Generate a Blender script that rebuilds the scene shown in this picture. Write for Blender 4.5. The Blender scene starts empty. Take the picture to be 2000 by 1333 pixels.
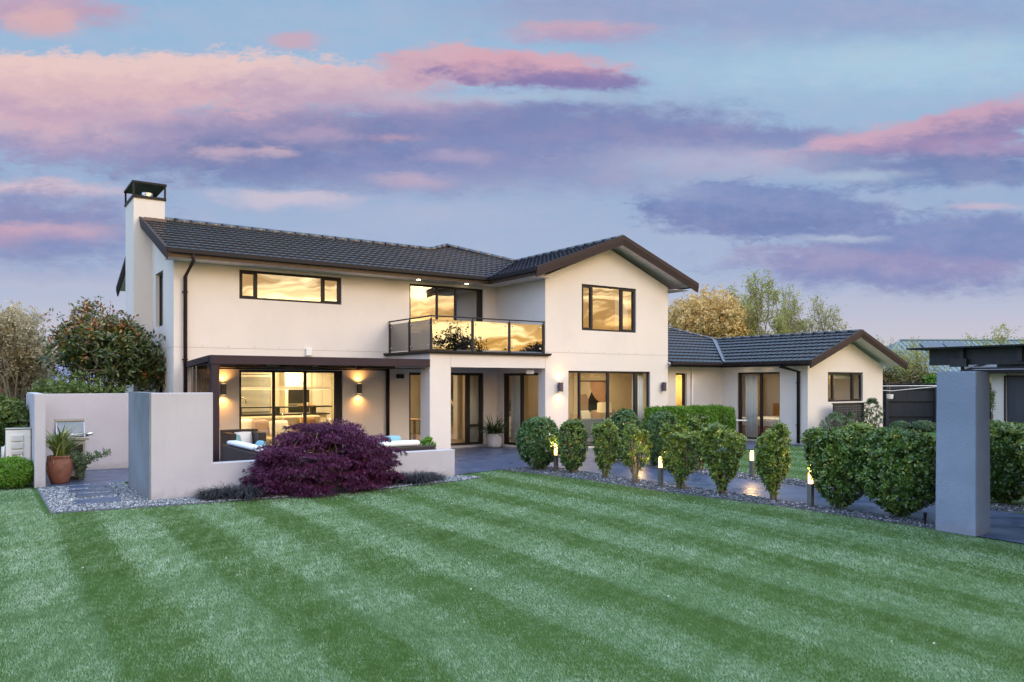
import bpy, math, random
import numpy as np
from mathutils import Vector

random.seed(7)
rng = np.random.default_rng(7)
R = math.radians
S = bpy.context.scene
COL = S.collection

# ------------------------------------------------------------------ camera
H = 1.9
TH = R(34.6)
cam = bpy.data.cameras.new('camera')
cam.sensor_width = 36.0
cam.lens = 27.0
cam.shift_y = (748 - 666.5) / 2000
cam.clip_start = 0.05
cam.clip_end = 4000
camo = bpy.data.objects.new('camera', cam)
camo.location = (0, 0, H)
camo.rotation_euler = (R(90), 0, -TH)
COL.objects.link(camo)
S.camera = camo

# ------------------------------------------------------------------ exposure
S.view_settings.view_transform = 'Standard'
S.view_settings.look = 'None'
S.view_settings.gamma = 1.0
S.view_settings.exposure = 0.0
S.render.engine = 'CYCLES'
S.cycles.max_bounces = 8
S.cycles.transparent_max_bounces = 24
S.cycles.caustics_reflective = False
S.cycles.caustics_refractive = False
S.cycles.sample_clamp_indirect = 6.0
S.cycles.use_denoising = True


def lin(r, g, b):
    f = lambda c: c / 12.92 if c <= 0.04045 else ((c + 0.055) / 1.055) ** 2.4
    return (f(r / 255), f(g / 255), f(b / 255))


# ------------------------------------------------------------------ node helper
class NT:
    def __init__(self, tree):
        self.t = tree
        self.n = tree.nodes
        self.l = tree.links

    def add(self, typ, **kw):
        nd = self.n.new(typ)
        for k, v in kw.items():
            setattr(nd, k, v)
        return nd

    def put(self, sock, v):
        if isinstance(v, bpy.types.NodeSocket):
            self.l.new(v, sock)
        elif v is not None:
            if isinstance(v, (tuple, list)) and len(v) == 3 and sock.type == 'RGBA':
                v = (*v, 1)
            sock.default_value = v

    def m(self, op, a, b=None, c=None, clamp=False):
        nd = self.add('ShaderNodeMath', operation=op, use_clamp=clamp)
        for i, v in enumerate((a, b, c)):
            if v is not None:
                self.put(nd.inputs[i], v)
        return nd.outputs[0]

    def mix(self, f, a, b, blend='MIX'):
        nd = self.add('ShaderNodeMix', data_type='RGBA', blend_type=blend)
        nd.clamp_factor = True
        self.put(nd.inputs[0], f)
        self.put(nd.inputs[6], a)
        self.put(nd.inputs[7], b)
        return nd.outputs[2]

    def rng(self, v, a, b, c=0.0, d=1.0, smooth=True):
        nd = self.add('ShaderNodeMapRange', interpolation_type='SMOOTHSTEP' if smooth else 'LINEAR')
        for i, q in enumerate((v, a, b, c, d)):
            self.put(nd.inputs[i], q)
        return nd.outputs[0]

    def noise(self, vec, scale, detail=4, rough=0.55, dist=0.0):
        nd = self.add('ShaderNodeTexNoise')
        self.put(nd.inputs['Vector'], vec)
        nd.inputs['Scale'].default_value = scale
        nd.inputs['Detail'].default_value = detail
        nd.inputs['Roughness'].default_value = rough
        nd.inputs['Distortion'].default_value = dist
        return nd

    def ramp(self, f, pts):
        nd = self.add('ShaderNodeValToRGB')
        e = nd.color_ramp.elements
        while len(e) < len(pts):
            e.new(0.5)
        for i, (p, c) in enumerate(pts):
            e[i].position = p
            e[i].color = (*c, 1)
        self.put(nd.inputs[0], f)
        return nd.outputs[0]

    def xyz(self, x, y, z):
        nd = self.add('ShaderNodeCombineXYZ')
        for i, q in enumerate((x, y, z)):
            self.put(nd.inputs[i], q)
        return nd.outputs[0]


# ------------------------------------------------------------------ sky: dusk clouds, golden west behind the viewer
W = bpy.data.worlds.new("World")
S.world = W
W.use_nodes = True
W.node_tree.nodes.clear()
k = NT(W.node_tree)
tc = k.add('ShaderNodeTexCoord').outputs['Generated']
sp = k.add('ShaderNodeSeparateXYZ')
k.l.new(tc, sp.inputs[0])
sx, sy, sz = sp.outputs
hor = k.m('MAXIMUM', k.m('SQRT', k.m('ADD', k.m('MULTIPLY', sx, sx), k.m('MULTIPLY', sy, sy))), 0.02)
az = k.m('ARCTAN2', sx, sy)                 # 0 = +Y, positive towards +X
te = k.m('DIVIDE', sz, hor)                  # tangent of elevation
te0 = te
# wind-drawn warp of the cloud field
# the cloud deck is laid out on a vertical plane to the north-east (direction space, at infinity)
fw = k.m('MAXIMUM', k.m('ADD', k.m('MULTIPLY', sx, math.sin(TH)), k.m('MULTIPLY', sy, math.cos(TH))), 0.12)
pu = k.m('DIVIDE', k.m('SUBTRACT', k.m('MULTIPLY', sx, math.cos(TH)), k.m('MULTIPLY', sy, math.sin(TH))), fw)
pv = k.m('DIVIDE', sz, fw)
nv = k.xyz(k.m('MULTIPLY', pu, 2.0), k.m('MULTIPLY', pv, 7.0), 0.0)
n1 = k.noise(nv, 2.6, 7, 0.6)
n2 = k.noise(k.xyz(k.m('MULTIPLY', pu, 3.4), k.m('MULTIPLY', pv, 7.0), 1.3), 4.6, 8, 0.64)
sp1 = k.add('ShaderNodeSeparateColor')
k.l.new(n1.outputs['Color'], sp1.inputs[0])
sp2 = k.add('ShaderNodeSeparateColor')
k.l.new(n2.outputs['Color'], sp2.inputs[0])
def cen(s): return k.m('SUBTRACT', s, 0.5)
wa = k.m('ADD', k.m('MULTIPLY', cen(sp1.outputs[0]), 0.07), k.m('MULTIPLY', cen(sp2.outputs[0]), 0.04))
wt = k.m('ADD', k.m('MULTIPLY', cen(sp1.outputs[1]), 0.026), k.m('MULTIPLY', cen(sp2.outputs[1]), 0.024))
A_ = k.m('ADD', pu, wa)
T_ = k.m('ADD', pv, wt)
n3 = k.noise(k.xyz(k.m('MULTIPLY', pu, 5.0), k.m('MULTIPLY', pv, 13.0), 5.1), 7.0, 8, 0.66, 0.5)
fine = k.m('ADD', k.m('MULTIPLY', n2.outputs['Fac'], .6), k.m('MULTIPLY', n3.outputs['Fac'], .4))
base = k.ramp(k.m('MULTIPLY', pv, 1.6), [
    (0.0, lin(216, 202, 208)), (0.10, lin(200, 198, 212)), (0.22, lin(170, 186, 214)),
    (0.42, lin(152, 176, 210)), (0.62, lin(158, 188, 218)), (0.80, lin(146, 182, 216))])
PK, PL, PU, PB, BG = lin(232, 186, 184), lin(212, 164, 180), lin(128, 126, 178), lin(117, 128, 180), lin(116, 137, 188)
col = base
CL = [  # u, v, half width, half height, tilt, top, bottom, opacity, edge softness
    (1620, 30, 520, 70, 0.0, lin(146, 156, 200), lin(146, 158, 202), .6, .9),
    (1120, 22, 260, 50, 0.0, lin(148, 152, 196), lin(146, 156, 200), .65, .9),
    (1780, 120, 440, 52, .03, lin(168, 206, 226), lin(168, 208, 228), .75, .9),
    (620, 40, 420, 40, 0.0, lin(160, 186, 216), lin(158, 186, 216), .5, .9),
    (60, 16, 190, 40, -.06, lin(198, 160, 186), lin(190, 156, 184), .9, .6),
    (85, 42, 75, 34, -.1, lin(222, 178, 180), lin(216, 172, 178), .9, .5),
    (590, 82, 55, 15, 0, PL, PL, .75, .7),
    (1130, 64, 150, 20, 0, PL, lin(180, 156, 192), .8, .7),
    (640, 285, 560, 82, 0, lin(118, 126, 176), lin(112, 128, 180), .98, .45),
    (1080, 262, 400, 84, -.02, lin(116, 128, 182), lin(128, 142, 192), .92, .55),
    (900, 345, 420, 40, 0, lin(132, 144, 194), lin(146, 158, 200), .8, .8),
    (120, 262, 250, 66, -.05, lin(206, 172, 190), lin(160, 150, 192), .92, .5),
    (430, 240, 230, 34, .0, lin(188, 158, 188), lin(150, 144, 188), .8, .7),
    (350, 160, 460, 60, 0, lin(236, 200, 194), lin(216, 176, 186), .98, .24),
    (60, 178, 270, 78, 0, lin(236, 200, 194), lin(212, 174, 190), .98, .25),
    (170, 200, 250, 46, -.02, lin(222, 184, 188), lin(196, 164, 190), .92, .4),
    (640, 172, 240, 50, 0, lin(216, 184, 194), lin(190, 162, 190), .92, .4),
    (870, 128, 150, 42, .02, lin(216, 170, 182), lin(200, 164, 186), .95, .3),
    (1030, 138, 205, 38, -.04, lin(216, 164, 180), lin(140, 122, 176), .97, .3),
    (1150, 160, 120, 17, -.05, lin(150, 128, 178), lin(130, 122, 178), .9, .5),
    (1010, 190, 260, 14, .0, lin(168, 196, 220), lin(168, 196, 222), .7, .8),
    (790, 210, 200, 26, 0, lin(196, 170, 192), lin(160, 150, 192), .7, .8),
    (430, 302, 62, 14, 0, lin(196, 168, 190), lin(176, 160, 192), .85, .6),
    (525, 298, 44, 11, 0, lin(206, 174, 190), lin(190, 168, 192), .85, .6),
    (610, 266, 85, 18, 0, lin(186, 160, 190), lin(170, 154, 192), .8, .8),
    (765, 267, 50, 9, 0, PL, PL, .5, .9),
    (890, 305, 90, 15, 0, lin(170, 158, 196), lin(160, 152, 194), .8, .8),
    (815, 355, 80, 15, 0, lin(190, 170, 196), lin(178, 164, 196), .8, .8),
    (60, 371, 210, 15, 0, lin(222, 196, 206), lin(206, 188, 208), .9, .6),
    (70, 450, 250, 82, 0, lin(132, 138, 188), lin(128, 142, 192), .92, .55),
    (110, 455, 120, 22, 0, lin(206, 170, 190), lin(172, 154, 192), .85, .7),
    (10, 465, 50, 28, 0, lin(204, 164, 186), lin(170, 152, 190), .8, .7),
    (560, 388, 150, 18, 0, lin(208, 196, 212), lin(190, 188, 212), .85, .6),
    (850, 425, 180, 30, 0, lin(174, 184, 214), lin(172, 186, 216), .6, .9),
    (1440, 272, 280, 28, .0, lin(128, 136, 188), lin(122, 138, 190), .85, .55),
    (1820, 262, 330, 34, .16, lin(206, 164, 188), lin(150, 138, 184), .96, .35),
    (1930, 236, 170, 40, .18, lin(202, 160, 186), lin(140, 132, 182), .9, .4),
    (1880, 300, 210, 30, 0, lin(164, 140, 184), lin(124, 128, 182), .9, .5),
    (1850, 335, 260, 32, 0, lin(114, 132, 184), lin(108, 134, 186), .92, .45),
    (1640, 318, 85, 22, 0, lin(110, 138, 188), lin(110, 140, 190), .8, .6),
    (1690, 345, 110, 12, 0, lin(172, 200, 222), lin(172, 200, 222), .7, .8),
    (1400, 318, 260, 34, 0, lin(180, 178, 208), lin(176, 180, 210), .7, .9),
    (1500, 410, 275, 56, -.03, lin(118, 142, 194), lin(112, 132, 186), .97, .28),
    (1280, 372, 120, 16, .0, lin(150, 166, 206), lin(150, 166, 206), .6, .8),
    (1850, 470, 330, 60, 0, lin(122, 142, 194), lin(118, 138, 192), .95, .4),
    (1740, 530, 330, 46, -.05, lin(152, 148, 194), lin(130, 140, 192), .92, .5),
    (1930, 404, 75, 8, 0, lin(206, 184, 204), lin(206, 184, 204), .7, .8),
    (1630, 464, 85, 9, 0, lin(176, 190, 216), lin(176, 190, 216), .8, .8),
    (150, 545, 340, 22, 0, lin(166, 176, 208), lin(186, 190, 212), .7, .8),
]
for (u, v, hw, hh, tilt, ct, cb, op, soft) in CL:
    a0, t0 = (u - 1000) / 1500, (748 - v) / 1500
    wa_, ht_ = hw / 1500, hh / 1500
    da = k.m('DIVIDE', k.m('SUBTRACT', A_, a0), wa_)
    dt = k.m('SUBTRACT', T_, t0)
    if tilt:
        dt = k.m('SUBTRACT', dt, k.m('MULTIPLY', da, tilt * wa_))
    dt = k.m('DIVIDE', dt, ht_)
    def soften(c_):      # dusk light is pale: pull the tints towards the sky's grey blue
        y_ = .3 * c_[0] + .5 * c_[1] + .2 * c_[2]
        return tuple(.88 * q_ + .12 * y_ * w_ for q_, w_ in zip(c_, (1.02, 1.0, 1.10)))
    ct, cb = soften(ct), soften(cb)
    q = k.m('SQRT', k.m('ADD', k.m('MULTIPLY', da, da), k.m('MULTIPLY', dt, dt)))
    q = k.m('ADD', q, k.m('MULTIPLY', k.m('ADD', cen(sp2.outputs[2]), cen(n3.outputs['Fac'])), 1.0))
    soft = min(.95, soft * 1.02)
    mask = k.rng(q, 1.0 + soft * .65, 1.0 - soft, 0.0, op)
    if ct == cb:
        cc = ct
    else:
        g = k.rng(k.m('ADD', dt, k.m('MULTIPLY', cen(fine), 3.4)), -0.75, 0.7)
        cc = k.mix(g, cb, ct)
    col = k.mix(mask, col, cc)
# soft film-like break-up of the cloud tone
col = k.mix(k.m('MULTIPLY', k.rng(n2.outputs['Fac'], .35, .75), .16), col, lin(205, 190, 208))
# golden west: banded by streaks of cloud
gx, gy = 0.40, -0.917
gl = k.m('DIVIDE', k.m('ADD', k.m('MULTIPLY', sx, gx), k.m('MULTIPLY', sy, gy)), hor)
wv = k.xyz(k.m('MULTIPLY', az, 7.0), k.m('MULTIPLY', k.m('ADD', te, k.m('MULTIPLY', az, .06)), 34.0), 3.7)
w1 = k.noise(wv, 1.0, 8, 0.6, 0.8).outputs['Fac']
gold = k.ramp(k.m('MULTIPLY', te, 1.25), [
    (0.0, (3.3, 1.45, 0.22)), (0.07, (3.1, 1.65, 0.36)), (0.17, (3.4, 2.6, 1.45)),
    (0.38, (3.3, 2.75, 2.4)), (0.7, (2.5, 2.5, 2.8)), (1.0, (1.8, 2.1, 2.7))])
streak = k.m('MULTIPLY', k.rng(w1, 0.44, 0.60), k.rng(te, .55, .22))
gold = k.mix(k.m('MULTIPLY', k.rng(w1, .46, .34), k.rng(te, .45, .2)), gold, (6.4, 4.7, 2.2))
gold = k.mix(k.m('MULTIPLY', streak, 0.85), gold, (0.85, 0.42, 0.12))
# clear blue to the south-west, out of the frame on the left
bl = k.m('DIVIDE', k.m('ADD', k.m('MULTIPLY', sx, -0.94), k.m('MULTIPLY', sy, -0.34)), hor)
col = k.mix(k.rng(bl, 0.0, 0.65), col, k.ramp(te, [(0.0, (1.0, 1.15, 1.5)), (.3, (.92, 1.32, 2.1)), (1.0, (1.05, 1.5, 2.4))]))
col = k.mix(k.rng(gl, 0.12, 0.72), col, gold)
# bright dusk zenith above the cloud deck
col = k.mix(k.rng(te0, 0.58, 1.3), col, (1.55, 2.0, 2.7))
# below the horizon
col = k.mix(k.rng(te0, -0.01, -0.06), col, (0.10, 0.12, 0.12))
bg = k.add('ShaderNodeBackground')
k.put(bg.inputs['Color'], col)
bg.inputs['Strength'].default_value = 1.0
out = k.add('ShaderNodeOutputWorld')
k.l.new(bg.outputs[0], out.inputs[0])

# ------------------------------------------------------------------ sun: the last low glow, very soft
sd = bpy.data.lights.new('sun', 'SUN')
sd.energy = 0.9
sd.angle = R(24)
sd.color = (1.0, 0.80, 0.58)
so = bpy.data.objects.new('sun', sd)
dirv = Vector((0.42, -0.90, 0.47)).normalized()      # towards the sun
so.rotation_euler = dirv.to_track_quat('Z', 'Y').to_euler()
so.location = (20, -30, 20)
COL.objects.link(so)


# ------------------------------------------------------------------ materials
def new_mat(name):
    m = bpy.data.materials.new(name)
    m.use_nodes = True
    m.node_tree.nodes.clear()
    q = NT(m.node_tree)
    o = q.add('ShaderNodeOutputMaterial')
    return m, q, o


def pm(name, c, rough=.6, metal=0., var=.12, vs=2.5, bump=0., bs=120., spec=.5, c2=None, emis=None, es=0., streak=False, coat=0.):
    m, q, o = new_mat(name)
    b = q.add('ShaderNodeBsdfPrincipled')
    tcn = q.add('ShaderNodeTexCoord').outputs['Object']
    if streak:
        mp = q.add('ShaderNodeMapping')
        q.l.new(tcn, mp.inputs[0])
        mp.inputs['Scale'].default_value = (1, 1, .12)
        tv = mp.outputs[0]
    else:
        tv = tcn
    nz = q.noise(tv, vs, 6, .6)
    d = c2 if c2 else tuple(x * (1 - var) for x in c)
    e = c if c2 else tuple(min(1, x * (1 + var)) for x in c)
    colr = q.ramp(nz.outputs['Fac'], [(.3, d), (.7, e)])
    q.put(b.inputs['Base Color'], colr)
    b.inputs['Roughness'].default_value = rough
    b.inputs['Metallic'].default_value = metal
    b.inputs['Specular IOR Level'].default_value = spec
    b.inputs['Coat Weight'].default_value = coat
    if emis:
        b.inputs['Emission Color'].default_value = (*emis, 1)
        b.inputs['Emission Strength'].default_value = es
    if bump:
        n2_ = q.noise(tcn, bs, 3, .6)
        bp = q.add('ShaderNodeBump')
        bp.inputs['Strength'].default_value = bump
        bp.inputs['Distance'].default_value = .01
        q.l.new(n2_.outputs['Fac'], bp.inputs['Height'])
        q.l.new(bp.outputs[0], b.inputs['Normal'])
    q.l.new(b.outputs[0], o.inputs[0])
    return m


def plaster(name, c, bs, bump, var=.05):
    """trowelled render: coarse mottling, faint rain streaks, sandy tooth"""
    m, q, o = new_mat(name)
    b = q.add('ShaderNodeBsdfPrincipled')
    tcn = q.add('ShaderNodeTexCoord').outputs['Object']
    mp = q.add('ShaderNodeMapping')
    q.l.new(tcn, mp.inputs[0])
    mp.inputs['Scale'].default_value = (5.0, 5.0, .22)
    st = q.noise(mp.outputs[0], 1.6, 6, .62)
    mo = q.noise(tcn, .9, 7, .6)
    gr = q.noise(tcn, bs, 3, .65)
    tr = q.noise(tcn, 7.0, 4, .55)
    lo = tuple(x * (1 - var * 1.5) for x in c)
    hi = tuple(min(1, x * (1 + var * .6)) for x in c)
    col_ = q.mix(q.rng(mo.outputs['Fac'], .32, .68), lo, hi)
    col_ = q.mix(q.m('MULTIPLY', q.rng(st.outputs['Fac'], .56, .80), min(.5, var * 5)), col_, tuple(x * .80 for x in c))
    col_ = q.mix(q.m('MULTIPLY', q.rng(gr.outputs['Fac'], .55, .75), .12), col_, tuple(x * .7 for x in c))
    # soil splash along the foot of the wall
    sz_ = q.add('ShaderNodeSeparateXYZ')
    q.l.new(tcn, sz_.inputs[0])
    zz = q.m('ADD', sz_.outputs[2], q.m('MULTIPLY', q.m('SUBTRACT', tr.outputs['Fac'], .5), .35))
    col_ = q.mix(q.m('MULTIPLY', q.rng(zz, .20, .0), .30), col_, (.20, .17, .13))
    q.put(b.inputs['Base Color'], col_)
    b.inputs['Roughness'].default_value = .88
    b.inputs['Specular IOR Level'].default_value = .25
    bp = q.add('ShaderNodeBump')
    bp.inputs['Strength'].default_value = bump
    bp.inputs['Distance'].default_value = .012
    q.l.new(q.m('ADD', gr.outputs['Fac'], q.m('MULTIPLY', tr.outputs['Fac'], .9)), bp.inputs['Height'])
    q.l.new(bp.outputs[0], b.inputs['Normal'])
    q.l.new(b.outputs[0], o.inputs[0])
    return m


def leaf_mat(name, pts, rough=.45, trans=.25, spec=.4):
    m, q, o = new_mat(name)
    at = q.add('ShaderNodeAttribute', attribute_name='var')
    c = q.ramp(at.outputs['Fac'], pts)
    b = q.add('ShaderNodeBsdfPrincipled')
    q.put(b.inputs['Base Color'], c)
    b.inputs['Roughness'].default_value = rough
    b.inputs['Specular IOR Level'].default_value = spec
    t = q.add('ShaderNodeBsdfTranslucent')
    q.put(t.inputs['Color'], c)
    mx = q.add('ShaderNodeMixShader')
    mx.inputs[0].default_value = trans
    q.l.new(b.outputs[0], mx.inputs[1])
    q.l.new(t.outputs[0], mx.inputs[2])
    q.l.new(mx.outputs[0], o.inputs[0])
    return m


def glass_mat(name, refl=.16, tint=(.85, .88, .86), wav=0.0):
    m, q, o = new_mat(name)
    tr = q.add('ShaderNodeBsdfTransparent')
    tr.inputs[0].default_value = (*tint, 1)
    gl_ = q.add('ShaderNodeBsdfGlossy')
    gl_.inputs['Roughness'].default_value = 0.0
    gl_.inputs['Color'].default_value = (1, 1, 1, 1)
    ge = q.add('ShaderNodeNewGeometry')
    dp = q.add('ShaderNodeVectorMath', operation='DOT_PRODUCT')
    q.l.new(ge.outputs['Normal'], dp.inputs[0])
    q.l.new(ge.outputs['Incoming'], dp.inputs[1])
    cs_ = q.m('SUBTRACT', 1.0, q.m('ABSOLUTE', dp.outputs['Value']), clamp=True)
    f = q.m('ADD', q.m('MULTIPLY', q.m('POWER', cs_, 5.0), .85), refl + .05, clamp=True)
    if wav:
        n_ = q.noise(q.add('ShaderNodeTexCoord').outputs['Object'], 1.6, 1, .4)
        bp = q.add('ShaderNodeBump')
        bp.inputs['Strength'].default_value = wav
        bp.inputs['Distance'].default_value = .02
        q.l.new(n_.outputs['Fac'], bp.inputs['Height'])
        q.l.new(bp.outputs[0], gl_.inputs['Normal'])
    mx = q.add('ShaderNodeMixShader')
    q.put(mx.inputs[0], f)
    q.l.new(tr.outputs[0], mx.inputs[1])
    q.l.new(gl_.outputs[0], mx.inputs[2])
    q.l.new(mx.outputs[0], o.inputs[0])
    return m


def emit_mat(name, c, s):
    m, q, o = new_mat(name)
    e = q.add('ShaderNodeEmission')
    e.inputs[0].default_value = (*c, 1)
    e.inputs[1].default_value = s
    q.l.new(e.outputs[0], o.inputs[0])
    return m


M = {}
M['wall'] = plaster('cream_plaster', (.70, .648, .595), 150, .28, .03)
M['garden_wall'] = plaster('pale_pink_plaster', (.475, .462, .50), 95, .6)
M['grey_plaster'] = plaster('grey_plaster', (.25, .295, .385), 80, .9, .10)
M['render_grey'] = plaster('slate_grey_render', (.215, .24, .265), 110, .5, .16)
M['soffit'] = pm('soffit_white', (.83, .77, .78), .7, var=.02)
M['dark_alu'] = pm('dark_bronze_aluminium', (.022, .019, .021), .5, var=.15, bump=0, spec=.25)
M['brown_alu'] = pm('brown_aluminium', (.034, .021, .027), .55, var=.10, spec=.2)
M['gutter'] = pm('dark_gutter', (.014, .012, .014), .5, var=.1, spec=.2)
M['fascia'] = pm('brown_fascia', (.115, .075, .055), .5, var=.15, vs=6)
M['barge'] = pm('brown_barge', (.040, .027, .026), .6, var=.12, vs=5, spec=.15)
M['glass'] = glass_mat('window_glass', .34, wav=.10)
M['glass_low'] = glass_mat('door_glass', .05, wav=.05)
M['smoke'] = glass_mat('smoked_glass', .17, (.07, .065, .065), wav=.10)
M['screen'] = glass_mat('tinted_blind', .04, (.42, .35, .31), wav=.5)
M['black'] = pm('black_paint', (.012, .012, .013), .45, var=.2)
M['chrome'] = pm('steel', (.62, .62, .60), .25, metal=1., var=.05)
M['steel'] = pm('brushed_steel', (.42, .42, .42), .35, metal=.9, var=.1, vs=8)
M['white'] = pm('white_paint', (.74, .74, .72), .5, var=.03)
M['interior'] = pm('interior_paint', (.66, .58, .46), .8, var=.02)
M['interior_white'] = pm('interior_white', (.74, .70, .60), .5, var=.02)
M['timber_floor'] = pm('timber_floor', (.26, .18, .11), .4, var=.2, vs=4)
M['carpet'] = pm('carpet', (.36, .31, .25), .95, var=.08, vs=60)
M['fabric'] = pm('oatmeal_fabric', (.58, .50, .40), .9, var=.06, vs=30, bump=.3, bs=300)
M['white_fabric'] = pm('white_fabric', (.78, .80, .84), .9, var=.04, vs=20, bump=.2, bs=200)
M['teal_fabric'] = pm('teal_fabric', (.20, .40, .45), .9, var=.1)
M['brown_fabric'] = pm('brown_fabric', (.22, .12, .045), .9, var=.2, vs=20)
M['blush_fabric'] = pm('blush_fabric', (.42, .30, .25), .9, var=.1)
M['grey_fabric'] = pm('grey_fabric', (.20, .20, .21), .9, var=.1, vs=30)
M['curtain'] = pm('linen_curtain', (.86, .84, .80), .9, var=.05)
M['wood'] = pm('warm_wood', (.42, .19, .07), .45, var=.25, vs=8)
M['dark_wood'] = pm('dark_wood', (.035, .022, .016), .5, var=.3, vs=6)
M['terracotta'] = pm('terracotta', (.235, .092, .055), .7, var=.25, vs=5, bump=.2, bs=40)
M['concrete_pot'] = pm('concrete_pot', (.42, .41, .42), .85, var=.14, vs=5, bump=.3, bs=50)
M['bark'] = pm('bark', (.13, .095, .07), .9, var=.4, vs=14, bump=.6, bs=40)
M['pale_bark'] = pm('pale_bark', (.24, .20, .16), .9, var=.3, vs=14)
M['stem'] = pm('pale_stem', (.26, .21, .15), .9, var=.3, vs=20)
M['bollard'] = pm('bollard_steel', (.20, .20, .20), .38, metal=.7, var=.12, vs=9)
M['lamp_glow'] = emit_mat('lamp_glow', (1.0, .66, .26), 4.5)
M['lamp_hot'] = emit_mat('lamp_hot', (1.0, .80, .45), 16.0)
M['warm_panel'] = emit_mat('warm_panel', (1.0, .78, .45), 3.2)
M['fence'] = pm('black_stained_timber', (.016, .015, .017), .7, var=.5, vs=7, streak=True, c2=(.03, .03, .034))
M['metal_roof'] = pm('green_grey_metal', (.13, .18, .19), .45, var=.08)
M['tile'] = pm('roof_tile', (.013, .015, .023), .22, var=.60, vs=3.3, bump=.10, bs=60, spec=1.0)
M['stain'] = pm('stained_beam', (.020, .018, .020), .55, var=.4, vs=8)


def shell_tile():
    m, q, o = new_mat('slate_paving')
    tcn = q.add('ShaderNodeTexCoord').outputs['Object']
    b = q.add('ShaderNodeBsdfPrincipled')
    br = q.add('ShaderNodeTexBrick')
    q.l.new(tcn, br.inputs['Vector'])
    br.inputs['Scale'].default_value = 1.0
    br.inputs['Brick Width'].default_value = .60
    br.inputs['Row Height'].default_value = .60
    br.inputs['Mortar Size'].default_value = .006
    br.inputs['Color1'].default_value = (.036, .058, .118, 1)
    br.inputs['Color2'].default_value = (.052, .078, .150, 1)
    br.inputs['Mortar'].default_value = (.05, .05, .055, 1)
    br.offset = 0.0
    nz = q.noise(tcn, 2.2, 7, .62)
    nz2 = q.noise(tcn, 24, 4, .6)
    c = q.mix(q.rng(nz.outputs['Fac'], .35, .7), br.outputs['Color'], (.064, .092, .165))
    q.put(b.inputs['Base Color'], c)
    q.put(b.inputs['Roughness'], q.rng(nz.outputs['Fac'], .3, .7, .26, .48))
    b.inputs['Specular IOR Level'].default_value = .6
    bp = q.add('ShaderNodeBump')
    bp.inputs['Strength'].default_value = .25
    bp.inputs['Distance'].default_value = .01
    h = q.m('ADD', q.m('MULTIPLY', br.outputs['Fac'], -.8), q.m('ADD', nz2.outputs['Fac'], nz.outputs['Fac']))
    q.l.new(h, bp.inputs['Height'])
    q.l.new(bp.outputs[0], b.inputs['Normal'])
    q.l.new(b.outputs[0], o.inputs[0])
    return m


M['paving'] = shell_tile()


def wicker():
    m, q, o = new_mat('dark_wicker')
    tcn = q.add('ShaderNodeTexCoord').outputs['Object']
    b = q.add('ShaderNodeBsdfPrincipled')
    ck = q.add('ShaderNodeTexChecker')
    q.l.new(tcn, ck.inputs['Vector'])
    ck.inputs['Scale'].default_value = 55
    ck.inputs['Color1'].default_value = (.030, .022, .020, 1)
    ck.inputs['Color2'].default_value = (.012, .010, .011, 1)
    q.l.new(ck.outputs[0], b.inputs['Base Color'])
    bp = q.add('ShaderNodeBump')
    bp.inputs['Strength'].default_value = .6
    bp.inputs['Distance'].default_value = .01
    q.l.new(ck.outputs['Fac'], bp.inputs['Height'])
    q.l.new(bp.outputs[0], b.inputs['Normal'])
    b.inputs['Roughness'].default_value = .45
    q.l.new(b.outputs[0], o.inputs[0])
    return m


M['wicker'] = wicker()

# foliage
M['lf_bush'] = leaf_mat('glossy_green_leaf', [(0, (.018, .042, .010)), (.35, (.058, .125, .021)), (.65, (.130, .215, .033)), (.85, (.30, .36, .055)), (1, (.55, .48, .09))], .28, .25, .65)
M['lf_tip'] = leaf_mat('yellow_green_leaf', [(0, (.030, .060, .012)), (.3, (.085, .155, .024)), (.6, (.19, .27, .038)), (.85, (.36, .40, .06)), (1, (.62, .54, .10))], .28, .28, .65)
M['lf_dome'] = leaf_mat('dark_green_leaf', [(0, (.022, .055, .016)), (.5, (.065, .145, .036)), (.9, (.13, .23, .055)), (1, (.28, .36, .09))], .30, .2, .6)
M['lf_hedge'] = leaf_mat('bright_hedge_leaf', [(0, (.05, .12, .010)), (.5, (.115, .265, .020)), (1, (.24, .44, .045))], .45, .35)
M['lf_maple'] = leaf_mat('purple_maple_leaf', [(0, (.024, .005, .020)), (.5, (.088, .015, .066)), (.85, (.19, .042, .130)), (1, (.30, .075, .17))], .42, .3, .4)
M['lf_mondo'] = leaf_mat('black_mondo_leaf', [(0, (.006, .006, .009)), (.6, (.018, .018, .024)), (1, (.06, .06, .075))], .35, .1, .5)
M['lf_flax'] = leaf_mat('flax_leaf', [(0, (.06, .11, .025)), (.5, (.17, .25, .06)), (.85, (.36, .40, .14)), (1, (.60, .56, .25))], .4, .25)
M['lf_fern'] = leaf_mat('dark_strap_leaf', [(0, (.012, .028, .010)), (.6, (.035, .075, .02)), (1, (.09, .13, .04))], .35, .2)
M['lf_magnolia'] = leaf_mat('magnolia_leaf', [(0, (.018, .034, .012)), (.46, (.058, .090, .026)), (.64, (.105, .140, .04)), (.68, (.30, .24, .05)), (.73, (.22, .085, .028)), (.93, (.34, .125, .035)), (1, (.55, .36, .22))], .30, .15, .55)
M['lf_cream'] = leaf_mat('cream_bud', [(0, (.26, .21, .11)), (.5, (.48, .42, .26)), (1, (.70, .64, .46))], .7, .3)
M['lf_russet'] = leaf_mat('russet_leaf', [(0, (.09, .05, .03)), (.5, (.24, .13, .075)), (1, (.32, .24, .12))], .7, .3)
M['lf_green'] = leaf_mat('mid_green_leaf', [(0, (.03, .06, .015)), (.5, (.09, .15, .035)), (1, (.22, .28, .07))], .5, .25)
M['lf_gold'] = leaf_mat('golden_leaf', [(0, (.30, .19, .06)), (.5, (.62, .43, .15)), (1, (.80, .64, .34))], .7, .3)
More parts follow.
